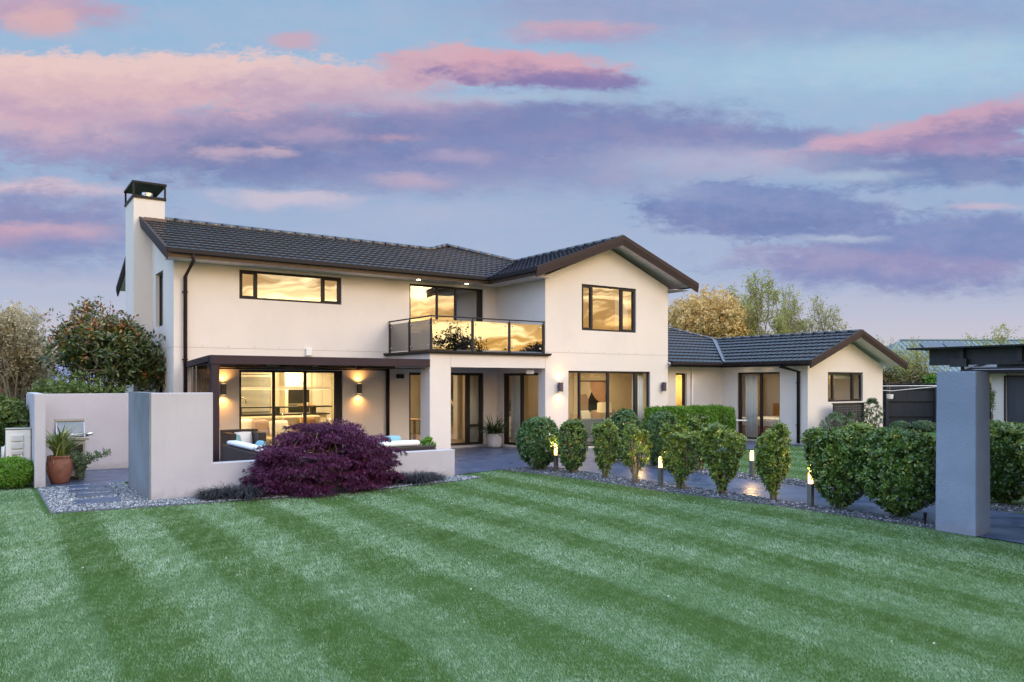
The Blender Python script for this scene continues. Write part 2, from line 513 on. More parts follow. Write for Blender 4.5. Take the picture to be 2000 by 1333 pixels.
M['lf_spring'] = leaf_mat('spring_leaf', [(0, (.17, .19, .04)), (.5, (.34, .36, .09)), (1, (.50, .50, .18))], .6, .35)
M['lf_dull'] = leaf_mat('grey_green_leaf', [(0, (.05, .08, .04)), (.5, (.13, .20, .10)), (1, (.24, .33, .17))], .6, .25)
M['lf_dark'] = leaf_mat('dark_tree_leaf', [(0, (.006, .010, .004)), (1, (.03, .045, .015))], .6, .2)


# ------------------------------------------------------------------ mesh helpers
def base_of(parent):
    """parts are written in world coordinates; their thing's Empty sits at its base"""
    while parent is not None and parent.parent is not None:
        parent = parent.parent
    if parent is None or parent.get('own_space'):
        return Vector((0, 0, 0))
    return Vector(parent.location)


def link_mesh(name, verts, faces, m, parent=None, smooth=False, bevel=0.0):
    me = bpy.data.meshes.new(name)
    if parent is not None:
        b_ = base_of(parent)
        verts = [(p[0] - b_.x, p[1] - b_.y, p[2] - b_.z) for p in verts]
    me.from_pydata(verts, [], faces)
    me.update()
    if m is not None:
        me.materials.append(m)
    if smooth:
        me.polygons.foreach_set('use_smooth', [True] * len(me.polygons))
    o = bpy.data.objects.new(name, me)
    COL.objects.link(o)
    if parent is not None:
        o.parent = parent
    if bevel:
        b = o.modifiers.new('bevel', 'BEVEL')
        b.width = bevel
        b.segments = 2
        b.limit_method = 'ANGLE'
        b.harden_normals = False
    return o


class MB:
    def __init__(self):
        self.v, self.f = [], []

    def add(self, vs, fs):
        n = len(self.v)
        self.v += [tuple(p) for p in vs]
        self.f += [tuple(i + n for i in f) for f in fs]
        return self

    def box(self, x0, x1, y0, y1, z0, z1):
        v = [(x, y, z) for z in (z0, z1) for y in (y0, y1) for x in (x0, x1)]
        return self.add(v, [(0, 2, 3, 1), (4, 5, 7, 6), (0, 1, 5, 4), (2, 6, 7, 3), (0, 4, 6, 2), (1, 3, 7, 5)])

    def hexa(self, a, b):
        """a, b: two quads (4 points each) joined"""
        return self.add(list(a) + list(b), [(3, 2, 1, 0), (4, 5, 6, 7), (0, 1, 5, 4), (1, 2, 6, 5), (2, 3, 7, 6), (3, 0, 4, 7)])

    def prism(self, poly, off):
        n = len(poly)
        a = [Vector(p) for p in poly]
        b = [p + Vector(off) for p in a]
        return self.add(a + b, [tuple(range(n))[::-1], tuple(range(n, 2 * n))] + [(i, (i + 1) % n, n + (i + 1) % n, n + i) for i in range(n)])

    def tube(self, pts, rad, n=8, cap=True):
        pts = [Vector(p) for p in pts]
        if not isinstance(rad, (list, tuple)):
            rad = [rad] * len(pts)
        rings = []
        for i, p in enumerate(pts):
            t = (pts[min(i + 1, len(pts) - 1)] - pts[max(i - 1, 0)]).normalized()
            up = Vector((0, 0, 1)) if abs(t.z) < .9 else Vector((1, 0, 0))
            a = t.cross(up).normalized()
            b = t.cross(a).normalized()
            rings.append([p + (a * math.cos(2 * math.pi * j / n) + b * math.sin(2 * math.pi * j / n)) * rad[i] for j in range(n)])
        vs = [q for r_ in rings for q in r_]
        fs = []
        for i in range(len(pts) - 1):
            for j in range(n):
                fs.append((i * n + j, i * n + (j + 1) % n, (i + 1) * n + (j + 1) % n, (i + 1) * n + j))
        if cap:
            fs.append(tuple(range(n))[::-1])
            fs.append(tuple((len(pts) - 1) * n + j for j in range(n)))
        return self.add(vs, fs)

    def lathe(self, prof, c, n=28):
        vs = [(c[0] + r_ * math.cos(2 * math.pi * j / n), c[1] + r_ * math.sin(2 * math.pi * j / n), c[2] + z) for r_, z in prof for j in range(n)]
        fs = []
        for i in range(len(prof) - 1):
            for j in range(n):
                fs.append((i * n + j, i * n + (j + 1) % n, (i + 1) * n + (j + 1) % n, (i + 1) * n + j))
        fs.append(tuple(range(n))[::-1])
        fs.append(tuple((len(prof) - 1) * n + j for j in range(n)))
        return self.add(vs, fs)

    def strap(self, pts, w, side):
        """flat arching blade along pts"""
        n = len(pts)
        vs = []
        for i, p in enumerate(pts):
            t = i / (n - 1)
            ww = w * (1 - t ** 2.2) * (.55 + .9 * min(t, .5))
            p = Vector(p)
            vs += [p - side * ww, p + Vector((0, 0, -ww * .35)), p + side * ww]
        fs = []
        for i in range(n - 1):
            b = i * 3
            fs += [(b, b + 1, b + 4, b + 3), (b + 1, b + 2, b + 5, b + 4)]
        return self.add(vs, fs)

    def build(self, name, m, parent=None, smooth=False, bevel=0.0):
        return link_mesh(name, self.v, self.f, m, parent, smooth, bevel)

    def build_each(self, name, m, parent=None, smooth=False, bevel=0.0):
        """every separate piece becomes a part of its own"""
        lab = list(range(len(self.v)))
        def root(i):
            while lab[i] != i:
                lab[i] = lab[lab[i]]
                i = lab[i]
            return i
        for f in self.f:
            a = root(f[0])
            for i in f[1:]:
                lab[root(i)] = a
        grp = {}
        for f in self.f:
            grp.setdefault(root(f[0]), []).append(f)
        out_ = []
        for fs in grp.values():
            ids = sorted({i for f in fs for i in f})
            mp = {q: i for i, q in enumerate(ids)}
            out_.append(link_mesh(name, [self.v[i] for i in ids], [tuple(mp[i] for i in f) for f in fs], m, parent, smooth, bevel))
        return out_


def tag(o, label=None, cat=None, group=None, kind=None):
    if label: o['label'] = label
    if cat: o['category'] = cat
    if group: o['group'] = group
    if kind: o['kind'] = kind
    return o


def thing(name, label, cat, loc=(0, 0, 0), group=None, rz=0.0, own=False):
    o = bpy.data.objects.new(name, None)
    if own:
        o['own_space'] = 1
    o.empty_display_size = .2
    o.location = loc
    o.rotation_euler = (0, 0, rz)
    COL.objects.link(o)
    return tag(o, label, cat, group)


def copy_tree(o, parent=None):
    c = o.copy()
    COL.objects.link(c)
    if parent is not None:
        c.parent = parent
    for ch in list(o.children):
        copy_tree(ch, c)
    return c


def unit(a):
    return a / np.maximum(np.linalg.norm(a, axis=-1, keepdims=True), 1e-9)


def leaf_obj(name, P, D, N, L, Wd, var, m, parent=None, fold=.18):
    """n leaves: base point, axis, facing, length, width -> one mesh of two folded triangles each"""
    n = len(P)
    D = unit(D)
    Sd = unit(np.cross(D, N))
    N2 = np.cross(Sd, D)
    L = np.broadcast_to(np.asarray(L, float), (n,))[:, None]
    Wd = np.broadcast_to(np.asarray(Wd, float), (n,))[:, None]
    V = np.empty((n, 4, 3))
    V[:, 0] = P
    V[:, 1] = P + D * L * .5 + Sd * Wd * .5 + N2 * Wd * fold
    V[:, 2] = P + D * L
    V[:, 3] = P + D * L * .5 - Sd * Wd * .5 + N2 * Wd * fold
    idx = np.arange(n)[:, None] * 4
    tri = np.concatenate([idx + np.array([[0, 1, 2]]), idx + np.array([[0, 2, 3]])], axis=1).reshape(-1)
    return tri_obj(name, V.reshape(-1, 3), tri, np.repeat(var, 2), m, parent)


def tri_obj(name, V, tri, fvar, m, parent=None):
    me = bpy.data.meshes.new(name)
    nf = len(tri) // 3
    if parent is not None:
        V = np.asarray(V) - np.array(base_of(parent))
    me.vertices.add(len(V))
    me.vertices.foreach_set('co', np.ascontiguousarray(V, dtype=np.float32).ravel())
    me.loops.add(len(tri))
    me.loops.foreach_set('vertex_index', np.ascontiguousarray(tri, dtype=np.int32))
    me.polygons.add(nf)
    me.polygons.foreach_set('loop_start', np.arange(0, nf * 3, 3, dtype=np.int32))
    me.update(calc_edges=True)
    if fvar is not None:
        a = me.attributes.new('var', 'FLOAT', 'FACE')
        a.data.foreach_set('value', np.ascontiguousarray(np.clip(fvar, 0, 1), dtype=np.float32))
    me.materials.append(m)
    o = bpy.data.objects.new(name, me)
    COL.objects.link(o)
    if parent is not None:
        o.parent = parent
    return o


def rosettes(C, A, m, spread, L, lw, r, jit=.25, cvar=None):
    """m leaves radiating round each cluster centre C with outward axis A"""
    n = len(C)
    A = unit(A)
    Cc = np.repeat(C, m, 0)
    Aa = np.repeat(A, m, 0)
    rd = r.normal(size=(n * m, 3))
    tang = unit(rd - Aa * np.sum(rd * Aa, 1, keepdims=True))
    D = unit(Aa * (.35 + .5 * r.random((n * m, 1))) + tang)
    N = unit(Aa + jit * r.normal(size=(n * m, 3)))
    P = Cc + r.normal(size=(n * m, 3)) * spread
    LL = L * (.7 + .6 * r.random(n * m))
    cv = r.random(n) if cvar is None else cvar
    var = np.clip(np.repeat(cv, m) * .6 + r.random(n * m) * .4, 0, 1)
    return P, D, N, LL, LL * lw, var


def blades_obj(name, base, n, lmin, lmax, w, m, r, parent=None, spread=.1, rise=(.4, 1.0), droop=.9, seg=5, vshift=0.):
    """n arching strap leaves from one crown"""
    mb, fv = MB(), []
    for i in range(n):
        ph = r.random() * 2 * math.pi
        L = lmin + (lmax - lmin) * r.random()
        el = math.radians(90) * (rise[0] + (rise[1] - rise[0]) * r.random())
        p = Vector((base[0] + (r.random() - .5) * spread, base[1] + (r.random() - .5) * spread, base[2]))
        pts = [p.copy()]
        dr = droop * (.5 + r.random())
        for s_ in range(seg):
            e = el - dr * (s_ + .5) / seg * 1.6
            p = p + Vector((math.cos(ph) * math.cos(e), math.sin(ph) * math.cos(e), math.sin(e))) * (L / seg)
            pts.append(p.copy())
        side = Vector((-math.sin(ph), math.cos(ph), 0))
        k0 = len(mb.f)
        mb.strap(pts, w * (.7 + .6 * r.random()), side)
        fv += [min(1, max(0, r.random() + vshift))] * (len(mb.f) - k0)
    o = mb.build(name, m, parent)
    a = o.data.attributes.new('var', 'FLOAT', 'FACE')
    a.data.foreach_set('value', fv)
    return o


# ================================================================== GROUND
def flat(name, poly, z, m, kind='structure', thick=0.0):
    mb = MB()
    if thick:
        mb.prism([(x, y, z - thick) for x, y in poly], (0, 0, thick))
    else:
        mb.add([(x, y, z) for x, y in poly], [tuple(range(len(poly)))])
    o = mb.build(name, m)
    return tag(o, kind=kind)


STR0, STRP = .74, 1.2


def lawn_mat():
    m, q, o = new_mat('lawn_soil_and_turf')
    tcn = q.add('ShaderNodeTexCoord').outputs['Object']
    s_ = q.add('ShaderNodeSeparateXYZ')
    q.l.new(tcn, s_.inputs[0])
    n_ = q.noise(tcn, 1.1, 5, .6)
    n2_ = q.noise(tcn, 30, 4, .7)
    x = q.m('ADD', s_.outputs[0], q.m('MULTIPLY', q.m('SUBTRACT', n_.outputs['Fac'], .5), .35))
    ph = q.m('FRACT', q.m('DIVIDE', q.m('SUBTRACT', x, STR0), STRP))
    dark = q.m('MULTIPLY', q.rng(ph, 0, .05), q.rng(ph, .52, .46))  # mowing stripes painted in: tone stands for light off the leaning blades
    c = q.mix(dark, (.062, .120, .045), (.042, .090, .016))
    c = q.mix(q.rng(n2_.outputs['Fac'], .4, .8), c, (.035, .07, .022))
    b = q.add('ShaderNodeBsdfPrincipled')
    q.put(b.inputs['Base Color'], c)
    b.inputs['Roughness'].default_value = .9
    b.inputs['Specular IOR Level'].default_value = .1
    q.l.new(b.outputs[0], o.inputs[0])
    return m


M['lawn'] = lawn_mat()
M['gravel'] = pm('grey_gravel', (.17, .18, .19), .9, var=.5, vs=60, bump=1.0, bs=70, c2=(.07, .075, .08))
flat('lawn', [(-900, -900), (900, -900), (900, 900), (-900, 900)], 0.0, M['lawn'])
flat('gravel_bed', [(.80, 16.2), (.82, 12.95), (2.4, 12.72), (5.0, 12.5), (7.75, 12.80), (8.3, 13.05), (7.95, 13.5), (7.88, 13.62), (2.2, 13.7), (2.2, 16.2)], .004, M['gravel'])
flat('gravel_strip', [(9.25, 13.95), (9.45, 13.3), (9.72, 11.5), (9.76, 9.6), (9.95, 8.3), (10.1, 7.2), (10.16, 5.1), (10.62, 5.1), (10.62, 13.95)], .004, M['gravel'])
flat('gravel_strip', [(12.2, 13.6), (12.2, 5.2), (13.15, 4.6), (13.15, 13.6)], .004, M['gravel'])
# paving
flat('patio', [(2.45, 13.62), (7.95, 13.62), (9.3, 13.95), (10.95, 13.97), (12.2, 13.97), (13.5, 13.97), (21, 14.3), (21, 17.45), (17.7, 17.45), (17.7, 17.05), (12.9, 17.05), (12.9, 19.5), (2.45, 19.5)], .008, M['paving'])
flat('path', [(10.58, 13.96), (10.58, 5.1), (10.1, 4.9), (10.05, 3.4), (12.45, 3.4), (12.3, 5.2), (12.3, 13.96)], .012, M['paving'])
flat('path', [(20.2, 14.28), (20.2, 13.2), (26, 13.2), (26, 14.1)], .010, M['paving'])
flat('courtyard_floor', [(.9, 16.22), (2.44, 16.22), (2.44, 19.0), (.9, 19.0)], .014, M['paving'])

# ================================================================== HOUSE
YM, YG = 19.45, 17.0
XL, XG0, XG1 = 3.72, 12.85, 17.65
house = thing('house', 'large two storey cream plaster house with dark tiled roof and a single storey wing', 'house', (10.5, 20, 0))


def wall(mb, axis, p0, p1, a0, a1, z0, z1, ops=(), apex=None):
    """wall slab between planes p0 (outside) and p1 (inside) with openings (a0,a1,z0,z1)"""
    def P(a, d, z):
        return (a, d, z) if axis == 'x' else (d, a, z)
    As = sorted({a0, a1, *[o[0] for o in ops], *[o[1] for o in ops]})
    Zs = sorted({z0, z1, *[o[2] for o in ops], *[o[3] for o in ops]})
    As = [a for a in As if a0 <= a <= a1]
    Zs = [z for z in Zs if z0 <= z <= z1]

    def solid(i, j):
        if i < 0 or j < 0 or i >= len(As) - 1 or j >= len(Zs) - 1:
            return False
        a, z = (As[i] + As[i + 1]) / 2, (Zs[j] + Zs[j + 1]) / 2
        return not any(o[0] < a < o[1] and o[2] < z < o[3] for o in ops)
    for i in range(len(As) - 1):
        for j in range(len(Zs) - 1):
            if not solid(i, j):
                continue
            a, b, c, d = As[i], As[i + 1], Zs[j], Zs[j + 1]
            mb.add([P(a, p0, c), P(b, p0, c), P(b, p0, d), P(a, p0, d)], [(0, 1, 2, 3)])
            mb.add([P(a, p1, c), P(b, p1, c), P(b, p1, d), P(a, p1, d)], [(3, 2, 1, 0)])
            for (ii, jj, e0, e1) in ((i - 1, j, (a, c), (a, d)), (i + 1, j, (b, c), (b, d)), (i, j - 1, (a, c), (b, c)), (i, j + 1, (a, d), (b, d))):
                if not solid(ii, jj):
                    if jj > j and apex and j == len(Zs) - 2:
                        continue
                    mb.add([P(e0[0], p0, e0[1]), P(e1[0], p0, e1[1]), P(e1[0], p1, e1[1]), P(e0[0], p1, e0[1])], [(0, 1, 2, 3)])
    if apex:
        am, za = apex
        tri0 = [P(a0, p0, z1), P(a1, p0, z1), P(am, p0, za)]
        tri1 = [P(a0, p1, z1), P(a1, p1, z1), P(am, p1, za)]
        mb.add(tri0 + tri1, [(0, 1, 2), (5, 4, 3), (1, 4, 5, 2), (0, 2, 5, 3)])


WIN = dict(
    up_main=(5.23, 7.89, 3.98, 4.70), bal=(9.91, 12.37, 2.72, 4.70), kit=(5.23, 7.92, .06, 2.22), ent=(9.90, 12.39, .06, 2.19),
    side=(17.33, 19.12, .06, 2.18), g_up=(14.16, 16.29, 3.41, 4.74), g_low=(13.67, 16.88, .06, 2.24),
    nar=(18.44, 18.96, .35, 2.21), wdoor=(15.12, 16.77, .06, 2.24), wwin=(21.71, 23.65, 1.30, 2.235),
    l_up=(20.75, 21.75, 3.33, 4.72), l_low=(20.8, 21.75, .9, 2.22))
T = .18
wb = MB()
wall(wb, 'x', YM, YM + T, XL, XG0, 0, 4.95, [WIN['up_main'], WIN['bal'], WIN['kit'], WIN['ent']])
wall(wb, 'y', XL, XL + T, YM + T, 25.45, 0, 4.95, [WIN['l_up'], WIN['l_low']], apex=((YM + 25.45) / 2, 6.05))
wall(wb, 'y', XG0, XG0 + T, YG + T, YM, 0, 4.95, [WIN['side']])
wall(wb, 'x', YG, YG + T, XG0, XG1, 0, 4.87, [WIN['g_up'], WIN['g_low']], apex=(15.25, 5.84))
wall(wb, 'y', XG1, XG1 - T, YG + T, 25.45, 0, 4.85, [(17.72, 21.40, .04, 2.41)])
wall(wb, 'x', 25.45, 25.45 + T, XL, XG1, 0, 4.9)
# porch column and beam, slab under the balcony
wb.box(9.23, 9.83, YG, YG + .5, 0, 2.30)
wb.box(9.23, XG0, YG, YG + .34, 2.30, 2.64)
wb.box(9.23, 9.60, YG + .34, YM, 2.33, 2.64)
# wing
wall(wb, 'x', 17.41, 17.41 + T, XG1, 20.67, 0, 2.55, [WIN['nar']])
wall(wb, 'y', 20.67, 20.67 + T, 14.12 + T, 17.41, 0, 2.55, [WIN['wdoor']])
wall(wb, 'x', 14.12, 14.12 + T, 20.67, 24.82, 0, 2.46, [WIN['wwin']], apex=(22.745, 3.26))
wall(wb, 'y', 24.82, 24.82 - T, 14.12 + T, 22.0, 0, 2.45)
wall(wb, 'x', 22.0, 22.0 + T, XG1, 24.82, 0, 2.5)
wb.build('wall', M['wall'], house)
# control joint with its small weep slots
jb = MB()
jb.box(XL - .003, 9.2, YM - .003, YM, 2.745, 2.752)
jb.box(XL - .003, XL, YM, 22.2, 2.745, 2.752)
jb.box(XG0 + .02, XG1, YG - .003, YG, 2.745, 2.752)
jb.build_each('control_joint', pm('joint_shadow', (.30, .27, .24), .9), house)
jb = MB()
for i in range(9):
    jb.box(4.35 + .62 * i, 4.362 + .62 * i, YM - .003, YM, 2.775, 2.80)
for i in range(6):
    jb.box(13.68 + .64 * i, 13.692 + .64 * i, YG - .003, YG, 2.775, 2.80)
jb.box(9.829, 9.834, YG - .002, YG, 2.30, 2.64)
jb.box(XG0 - .004, XG0 + .002, YG - .002, YG, 2.30, 2.64)
jb.build_each('weep_slot', pm('slot_shadow', (.30, .27, .24), .9), house)
pb = MB()
pb.box(9.60, XG0, YG + .34, YM, 2.36, 2.60)
pb.build('porch_ceiling', M['soffit'], house)
db = MB()
db.box(9.13, 12.98, YG - .08, YM - .02, 2.64, 2.665)
db.box(9.10, 12.99, YG - .11, YM - .02, 2.665, 2.71)
db.build('balcony_deck', M['gutter'], house)
sb = MB()
sb.box(9.85, 12.84, YM - .22, YM, .0, .06)
sb.box(12.55, 12.84, YG + .1, YM - .22, .0, .06)
sb.build_each('door_step', M['garden_wall'], house)


def window(name, axis, p, sgn, op, bars=(), ft=.055, glass='glass', rec=.05, dep=.06, sash=(), frame_m='dark_alu', right_extra=0.0, transoms=(), label=None, handle=None):
    """framed glazing; p = outside plane, sgn = +1 when the room lies at larger p"""
    a0, a1, z0, z1 = op
    d0, d1 = p + sgn * rec, p + sgn * (rec + dep)

    def bx(mb, aa, ab, za, zb, e0=d0, e1=d1):
        if axis == 'x':
            mb.box(aa, ab, min(e0, e1), max(e0, e1), za, zb)
        else:
            mb.box(min(e0, e1), max(e0, e1), aa, ab, za, zb)
    fr = MB()
    bx(fr, a0, a1, z0, z0 + ft)
    bx(fr, a0, a1, z1 - ft, z1)
    bx(fr, a0, a0 + ft, z0 + ft, z1 - ft)
    bx(fr, a1 - ft - right_extra, a1, z0 + ft, z1 - ft)
    for b_ in bars:
        c_, w_ = b_ if isinstance(b_, tuple) else (b_, ft)
        bx(fr, c_ - w_ / 2, c_ + w_ / 2, z0 + ft, z1 - ft, p + sgn * (rec - .008), d1)
    for (ta, tb, tz) in transoms:
        bx(fr, ta, tb, tz - ft / 2, tz + ft / 2)
    for (sa, sb_) in sash:      # opening lights carry a second, prouder frame
        st, e0, e1 = .032, p + sgn * (rec - .016), p + sgn * (rec + .03)
        bx(fr, sa, sb_, z0 + ft, z0 + ft + st, e0, e1)
        bx(fr, sa, sb_, z1 - ft - st, z1 - ft, e0, e1)
        bx(fr, sa, sa + st, z0 + ft + st, z1 - ft - st, e0, e1)
        bx(fr, sb_ - st, sb_, z0 + ft + st, z1 - ft - st, e0, e1)
    f = fr.build(name, M[frame_m], house, bevel=.004)
    gp = MB()
    cuts = [a0 + ft] + [(b_[0] if isinstance(b_, tuple) else b_) for b_ in bars] + [a1 - ft - right_extra]
    dm = (d0 + d1) / 2
    for i in range(len(cuts) - 1):
        aa, ab = cuts[i], cuts[i + 1]
        tl = (random.random() - .5) * .006
        if axis == 'x':
            gp.add([(aa, dm, z0 + ft), (ab, dm + tl, z0 + ft), (ab, dm + tl, z1 - ft), (aa, dm, z1 - ft)], [(0, 1, 2, 3)])
        else:
            gp.add([(dm, aa, z0 + ft), (dm + tl, ab, z0 + ft), (dm + tl, ab, z1 - ft), (dm, aa, z1 - ft)], [(0, 1, 2, 3)])
    gp.build('pane', M[glass], f)
    if handle is not None:
        hb = MB()
        bx(hb, handle - .012, handle + .012, 1.0, 1.28, p + sgn * (rec - .045), p + sgn * (rec - .02))
        bx(hb, handle - .010, handle + .010, 1.02, 1.05, p + sgn * (rec - .02), p + sgn * (rec - .008))
        bx(hb, handle - .010, handle + .010, 1.23, 1.26, p + sgn * (rec - .02), p + sgn * (rec - .008))
        hb.build('handle', M['black'], f, bevel=.003)
    return f


window('window', 'x', YM, 1, WIN['up_main'], [5.66, 7.38], sash=[(5.285, 5.63), (7.41, 7.835)])
window('sliding_door', 'x', YM, 1, WIN['bal'], [10.82, (11.44, .05)], right_extra=.13, rec=.04)
window('sliding_door', 'x', YM, 1, WIN['kit'], [(6.10, .07), (6.92, .07)], right_extra=.15, glass='glass_low', ft=.06, handle=7.72)
window('french_door', 'x', YM, 1, WIN['ent'], [(10.75, .08), (11.86, .14)], glass='glass_low', ft=.07, right_extra=.05, transoms=[(11.93, 12.32, .63)], handle=11.78)
window('sliding_door', 'y', XG0, 1, WIN['side'], [(18.22, .10)], glass='glass_low', ft=.07, right_extra=.12)
window('window', 'x', YG, 1, WIN['g_up'], [14.58, 15.72], sash=[(14.215, 14.55), (15.75, 16.235)])
window('sliding_door', 'x', YG, 1, WIN['g_low'], [(14.12, .06), (15.21, .08), (16.33, .13)], glass='glass_low', handle=16.27)
window('window', 'x', 17.41, 1, WIN['nar'], [], glass='glass_low', rec=.09, right_extra=.03)
window('sliding_door', 'y', 20.67, 1, WIN['wdoor'], [(15.86, .09)], glass='glass_low', right_extra=.06, handle=16.66)
window('window', 'x', 14.12, 1, WIN['wwin'], [22.06, 23.12], glass='glass_low', sash=[(21.765, 22.03), (23.15, 23.595)])
window('window', 'y', XL, 1, WIN['l_up'], [21.25], rec=.09, sash=[(20.805, 21.22)])
window('window', 'y', XL, 1, WIN['l_low'], [21.25], rec=.09, glass='glass_low')

# ------------------------------------------------------------------ roofs
P_ = .37


def tiles(name, eave0, along, up, zup, ranges, parent, m=None, course=.34, wave=.20, amp=.011, lip=.026):
    """pressed tile slope. eave0: point at s=0,t=0; along: unit (x,y); up: unit horizontal upslope; zup: pitch; ranges(t)->(s0,s1); t horizontal run"""
    T_end = ranges.tmax
    rows = []
    nC = max(1, round(T_end / (course * .93)))
    for i in range(nC):
        t0, t1 = T_end * i / nC, T_end * (i + 1) / nC
        rows += [(t0, lip), (t0 + .3 * (t1 - t0), lip * .62), (t1, .0)]
    smin = min(ranges(t)[0] for t, _ in rows)
    smax = max(ranges(t)[1] for t, _ in rows)
    step = wave / 6
    ns = int((smax - smin) / step) + 2
    vs, fs = [], []
    nrm = math.hypot(1, zup)
    for ri, (t, h) in enumerate(rows):
        a, b = ranges(t)
        off = (ri // 3 % 2) * 0
        for j in range(ns):
            s_ = min(max(smin + j * step, a), b)
            w = (s_ + off) / wave % 1.0
            hh = h + amp * (abs(math.sin(math.pi * w)) ** .6) * (1 if h > 0 else .75)
            x = eave0[0] + along[0] * s_ + up[0] * (t - hh * zup / nrm * 1.0)
            y = eave0[1] + along[1] * s_ + up[1] * (t - hh * zup / nrm * 1.0)
            vs.append((x, y, eave0[2] + zup * t + hh / nrm))
    for ri in range(len(rows) - 1):
        for j in range(ns - 1):
            q = ri * ns + j
            # skip columns clamped away on both rows
            if vs[q][:2] == vs[q + 1][:2] and vs[q + ns][:2] == vs[q + ns + 1][:2]:
                continue
            fs.append((q, q + 1, q + ns + 1, q + ns))
    return link_mesh(name, vs, fs, m or M['tile'], parent)


class Rg:
    def __init__(self, f, tmax):
        self.f, self.tmax = f, tmax

    def __call__(self, t):
        a, b = self.f(t)
        return (a, max(a, b))


E0, ZE = 18.87, 4.97            # main eave line
RY = 22.45                      # main ridge
ZR = ZE + P_ * (RY - E0)
XV0 = 3.45


def main_rng(t):
    y = E0 + t
    xa = XV0 if y <= RY else 12.25 + (y - RY) * 1.02
    xb = 12.22 + t if y < 21.9 else 15.25 - (y - 21.9)
    return xa, xb


roof = tiles('roof', (0, E0, ZE), (1, 0), (0, 1), P_, Rg(main_rng, 4.62), house)
# front gable slopes
tiles('roof', (12.22, 0, ZE), (0, 1), (1, 0), P_, Rg(lambda t: (16.45, 18.87 + t), 3.03), house)
tiles('roof', (18.28, 0, ZE), (0, 1), (-1, 0), P_, Rg(lambda t: (16.45, 25.9), 3.03), house)
# plain back slopes and the deck under the tiles
bb = MB()
bb.add([(XV0, RY, ZR), (14.7, RY, ZR), (15.25, 26.03, ZE - .02), (XV0, 26.5, ZR - P_ * 4.05)], [(0, 1, 2, 3)])
zt = ZE + P_ * 4.62
bb.add([(13.5, 23.45, zt), (15.25, 21.9, ZE + P_ * 3.03), (15.25, 26, ZE + P_ * 3.03), (12.25, RY, ZR), (12.2, 26, ZE + .2)], [(0, 1, 2), (0, 2, 4), (0, 4, 3)])
bb.build('roof', M['tile'], house)
ub = MB()
lay = .045
def slab(mb, quad, th=.06, drop=.02):
    a = [(x, y, z - drop) for x, y, z in quad]
    b = [(x, y, z - drop - th) for x, y, z in quad]
    mb.hexa(b, a)
slab(ub, [(XV0 + .03, E0 + .02, ZE), (12.15, E0 + .02, ZE), (15.1, 21.8, ZE + P_ * 2.93), (XV0 + .03, RY, ZR)])
slab(ub, [(12.24, 16.5, ZE), (15.25, 16.5, ZE + P_ * 3.02), (15.25, 21.7, ZE + P_ * 3.02), (12.24, 18.85, ZE)])
slab(ub, [(15.25, 16.5, ZE + P_ * 3.02), (18.26, 16.5, ZE), (18.26, 25.8, ZE), (15.25, 25.8, ZE + P_ * 3.02)])
slab(ub, [(XV0 + .03, RY, ZR), (14.5, RY, ZR), (14.5, 26, ZE), (XV0 + .03, 26.45, ZR - P_ * 4.0)])
ub.build_each('soffit', M['soffit'], house)
# ridge caps
rc = MB()
def ridge(mb, a, b, r_=.075):
    a, b = Vector(a), Vector(b)
    n = max(1, int((b - a).length / .40))
    d = (b - a) / n
    for i in range(n):
        mb.tube([a + d * i, a + d * (i + 1.03)], [r_ * 1.06, r_ * .94], 8)
ridge(rc, (XV0 + .03, RY, ZR + .02), (12.25, RY, ZR + .02))
ridge(rc, (12.25, RY, ZR + .03), (13.4, 23.45, zt + .03))
ridge(rc, (13.4, 23.46, zt + .03), (15.2, 21.92, ZE + P_ * 3.03 + .03))
ridge(rc, (15.25, 16.47, ZE + P_ * 3.03 + .02), (15.25, 21.9, ZE + P_ * 3.03 + .02))
rc.build('ridge_cap', M['tile'], house, smooth=True)
# valley strip
vb = MB()
vb.tube([(12.22, 18.87, ZE + .02), (15.25, 21.9, ZE + P_ * 3.03 + .01)], .035, 6)
vb.build('valley', M['gutter'], house)
# eaves: gutter, fascia, soffit boards
gb = MB()
gb.box(XV0, 12.10, E0 - .12, E0 - .005, 4.87, 4.985)
gb.box(12.10, 12.215, 16.44, E0 - .005, 4.87, 4.985)
gb.box(18.285, 18.40, 16.44, 25.9, 4.87, 4.985)
gb.build_each('gutter', M['gutter'], house, bevel=.012)
fb = MB()
for i in range(3):
    fb.box(XV0 + .02, 12.22, E0 - .03 + .018 * i, E0 + .005 + .018 * i, 4.865 - .028 * (i + 1), 4.865 - .028 * i)
    fb.box(12.19 + .018 * i, 12.225 + .018 * i, 16.6, E0 + .04, 4.865 - .028 * (i + 1), 4.865 - .028 * i)
fb.build_each('fascia', M['fascia'], house)
so_ = MB()
so_.box(XV0 + .06, 12.225, E0 + .03, YM, 4.785, 4.80)
so_.box(12.24, XG0, 16.72, YM, 4.786, 4.801)
so_.box(XG1, 18.28, 16.72, 25.4, 4.786, 4.801)
so_.build_each('soffit', M['soffit'], house)


def barge(mb, pts, off, hgt=.23, th=.035, lift=.05):
    """layered sloped board along pts; off = outward horizontal"""
    o = Vector(off)
    for (a, b) in zip(pts[:-1], pts[1:]):
        a, b = Vector(a), Vector(b)
        for i, (zt_, zb_, e) in enumerate(((lift, -hgt * .38, .030), (-hgt * .38, -hgt * .62, .018), (-hgt * .62, -hgt * .82, .008), (-hgt * .82, -hgt, 0.0))):
            q0 = [a + Vector((0, 0, zb_)), b + Vector((0, 0, zb_)), b + Vector((0, 0, zt_)), a + Vector((0, 0, zt_))]
            q1 = [p + o * (th + e) for p in q0]
            mb.hexa(q0, q1)


